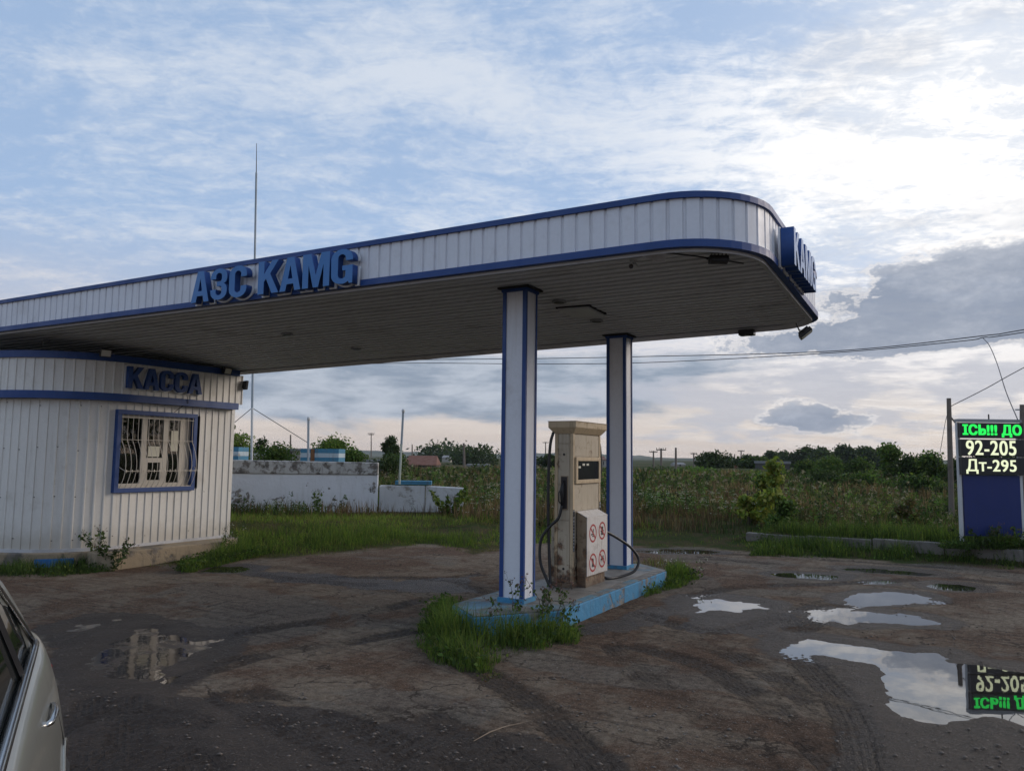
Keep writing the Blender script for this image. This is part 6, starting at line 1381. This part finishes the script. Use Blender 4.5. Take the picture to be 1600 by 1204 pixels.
# wheel arches: boolean-free dark arch discs plus lips
for rc in WR_:
    for yy in (YC + .915, YC - .915):
        sgn_ = 1 if yy > YC else -1
        arch = MB(); n = 26; R1 = .355
        def hw(r__, z__):
            sec = section(r__); zs_ = [q[1] for q in sec[:11]]; return float(np.interp(z__, zs_, [q[0] for q in sec[:11]]))
        def bp3(r__, z__, o__): z__ = max(z__, .205); return CP(r__, YC + sgn_ * (hw(r__, z__) + o__), z__)
        V_ = []; 
        for fr_ in (1.0, .75, .5, .25): V_ += [bp3(rc + R1 * fr_ * math.cos(q), .33 + R1 * fr_ * math.sin(q), .004) for q in np.linspace(0, 2 * PI, n, endpoint=False)]
        F__ = [(a * n + i_, a * n + (i_ + 1) % n, (a + 1) * n + (i_ + 1) % n, (a + 1) * n + i_) for a in range(3) for i_ in range(n)] + [tuple(3 * n + i_ for i_ in range(n))]
        arch.add(V_, F__).build('wheel_arch', 'black', car)
        MB().tube([bp3(rc + (R1 + .008) * math.cos(q), .33 + (R1 + .008) * math.sin(q), .001) for q in np.linspace(-.3, PI + .3, 24)], .008, 6).build('arch_lip', 'car', car, smooth=True)
        wc = CP(rc, yy + sgn_ * .0, .32); ax = cn_ * sgn_
        wh = MB(); wh.tube([wc - ax * .16, wc - ax * .14, wc + ax * .02, wc + ax * .035], [.29, .32, .32, .29], 26); wh = wh.build('wheel', 'rubber', car)
        MB().tube([wc + ax * .036, wc + ax * .044], [.215, .20], 22).build('rim', 'grey', wh)
        for k in range(5): q = 2 * PI * k / 5; d0 = cr * math.cos(q) + np.array([0, 0, math.sin(q)]); MB().tube([wc + ax * .046, wc + ax * .048 + d0 * .19], [.03, .018], 6).build('spoke', 'cambox', wh)
# greenhouse
gs = list(np.round(np.linspace(.80, 3.50, 46), 3)); V = []
def gsec(r_):
    rz_ = roof_z(r_); hz = hood_z(r_) + .0; e = endt(r_); k_ = max(0.02, (rz_ - hz) / .48) * .85
    y0_, y1_ = .805 * e, .805 * e - .215 * min(1, k_)
    pts = [(y0_, hz - .01), (y0_ - .003, hz + .01), (y0_ - (y0_ - y1_) * .45, hz + (rz_ - hz) * .48), (y1_, hz + (rz_ - hz) * .86), (y1_ - .035, hz + (rz_ - hz) * .93), (y1_ - .12, rz_ - .02 * k_), (.2, rz_), (0, rz_ + .003)]
    return pts
for r_ in gs: h_ = gsec(r_); V += [CP(r_, YC + a, c) for a, c in h_] + [CP(r_, YC - a, c) for a, c in h_[-2::-1]]
m_ = len(h_) * 2 - 1; FG = []; FP = []
for i in range(len(gs) - 1):
    rm = (gs[i] + gs[i + 1]) / 2
    for k in range(m_ - 1):
        kk = min(k, m_ - 2 - k); f_ = (i * m_ + k, i * m_ + k + 1, (i + 1) * m_ + k + 1, (i + 1) * m_ + k)
        side = kk in (1, 2); lim_r = 3.22 if kk == 1 else 3.02; lim_f = 1.02 if kk == 1 else 1.28
        if side and lim_f < rm < lim_r and not (1.98 < rm < 2.06): FG.append(f_)
        elif kk >= 4 and (rm > 2.82 or rm < 1.55) and (kk >= 5): FG.append(f_)
        else: FP.append(f_)
MB().add(V, FP).build('roof', 'car', car, smooth=True); MB().add(V, FG).build('window_glass', 'carglass', car, smooth=True)
def sidept(r_, q, o=.006):
    h_ = gsec(r_); y_ = np.interp(q, [0, .48, .86], [h_[1][0], h_[2][0], h_[3][0]]); z_ = np.interp(q, [0, .48, .86], [h_[1][1], h_[2][1], h_[3][1]]); return CP(r_, YC + y_ + o, z_)
MB().tube([sidept(r_, 0, .016) for r_ in np.linspace(.95, 3.30, 30)], .014, 6).build('chrome_strip', 'chrome', car, smooth=True)
MB().tube([sidept(3.30, 0, .012), sidept(3.22, .25, .012), sidept(3.08, .6, .012), sidept(2.95, .86, .012), sidept(2.7, .86, .012), sidept(2.2, .86, .012), sidept(1.6, .86, .012), sidept(1.3, .86, .012)], .010, 6).build('window_trim', 'chrome', car, smooth=True)
MB().tube([sidept(2.86, 0.0, .006), sidept(2.80, .5, .006), sidept(2.74, .86, .006)], .013, 5).build('window_divider', 'black', car)
MB().tube([CP(2.80, YC + .872, .868), CP(2.83, YC + .895, .874), CP(2.93, YC + .902, .876), CP(3.01, YC + .897, .874), CP(3.04, YC + .872, .868)], [.007, .010, .011, .010, .007], 8).build('door_handle', 'chrome', car, smooth=True)
MB().tube([CP(1.78, YC + .872, .868), CP(1.81, YC + .895, .874), CP(1.91, YC + .902, .876), CP(1.99, YC + .897, .874), CP(2.02, YC + .872, .868)], [.007, .010, .011, .010, .007], 8).build('door_handle', 'chrome', car, smooth=True)
for rr2 in (2.04, 3.16, 1.02):
    MB().tube([CP(rr2, YC + .84, .962), CP(rr2, YC + .875, .90), CP(rr2 + .005, YC + .904, .80), CP(rr2 + .01, YC + .926, .71), CP(rr2 - (.25 if rr2 > 3 else 0), YC + .937, .58), CP(rr2 - (.34 if rr2 > 3 else 0), YC + .926, .42)], .003, 4).build('door_seam', 'black', car)
tl = MB()
tl.hexa([CP(3.66, YC + .875, .72), CP(3.97, YC + .715, .72), CP(4.0, YC + .45, .72), CP(3.66, YC + .60, .72), CP(3.66, YC + .868, .86), CP(3.96, YC + .71, .85), CP(3.99, YC + .45, .85), CP(3.66, YC + .60, .86)]); tl.build('tail_light', 'taillight', car, bevel=.01)
tl = MB()
tl.hexa([CP(3.70, YC - .60, .74), CP(3.99, YC - .40, .74), CP(3.97, YC - .62, .74), CP(3.74, YC - .80, .74), CP(3.70, YC - .60, .90), CP(3.985, YC - .42, .88), CP(3.96, YC - .63, .88), CP(3.72, YC - .80, .90)]); tl.build('tail_light', 'taillight', car, bevel=.01)
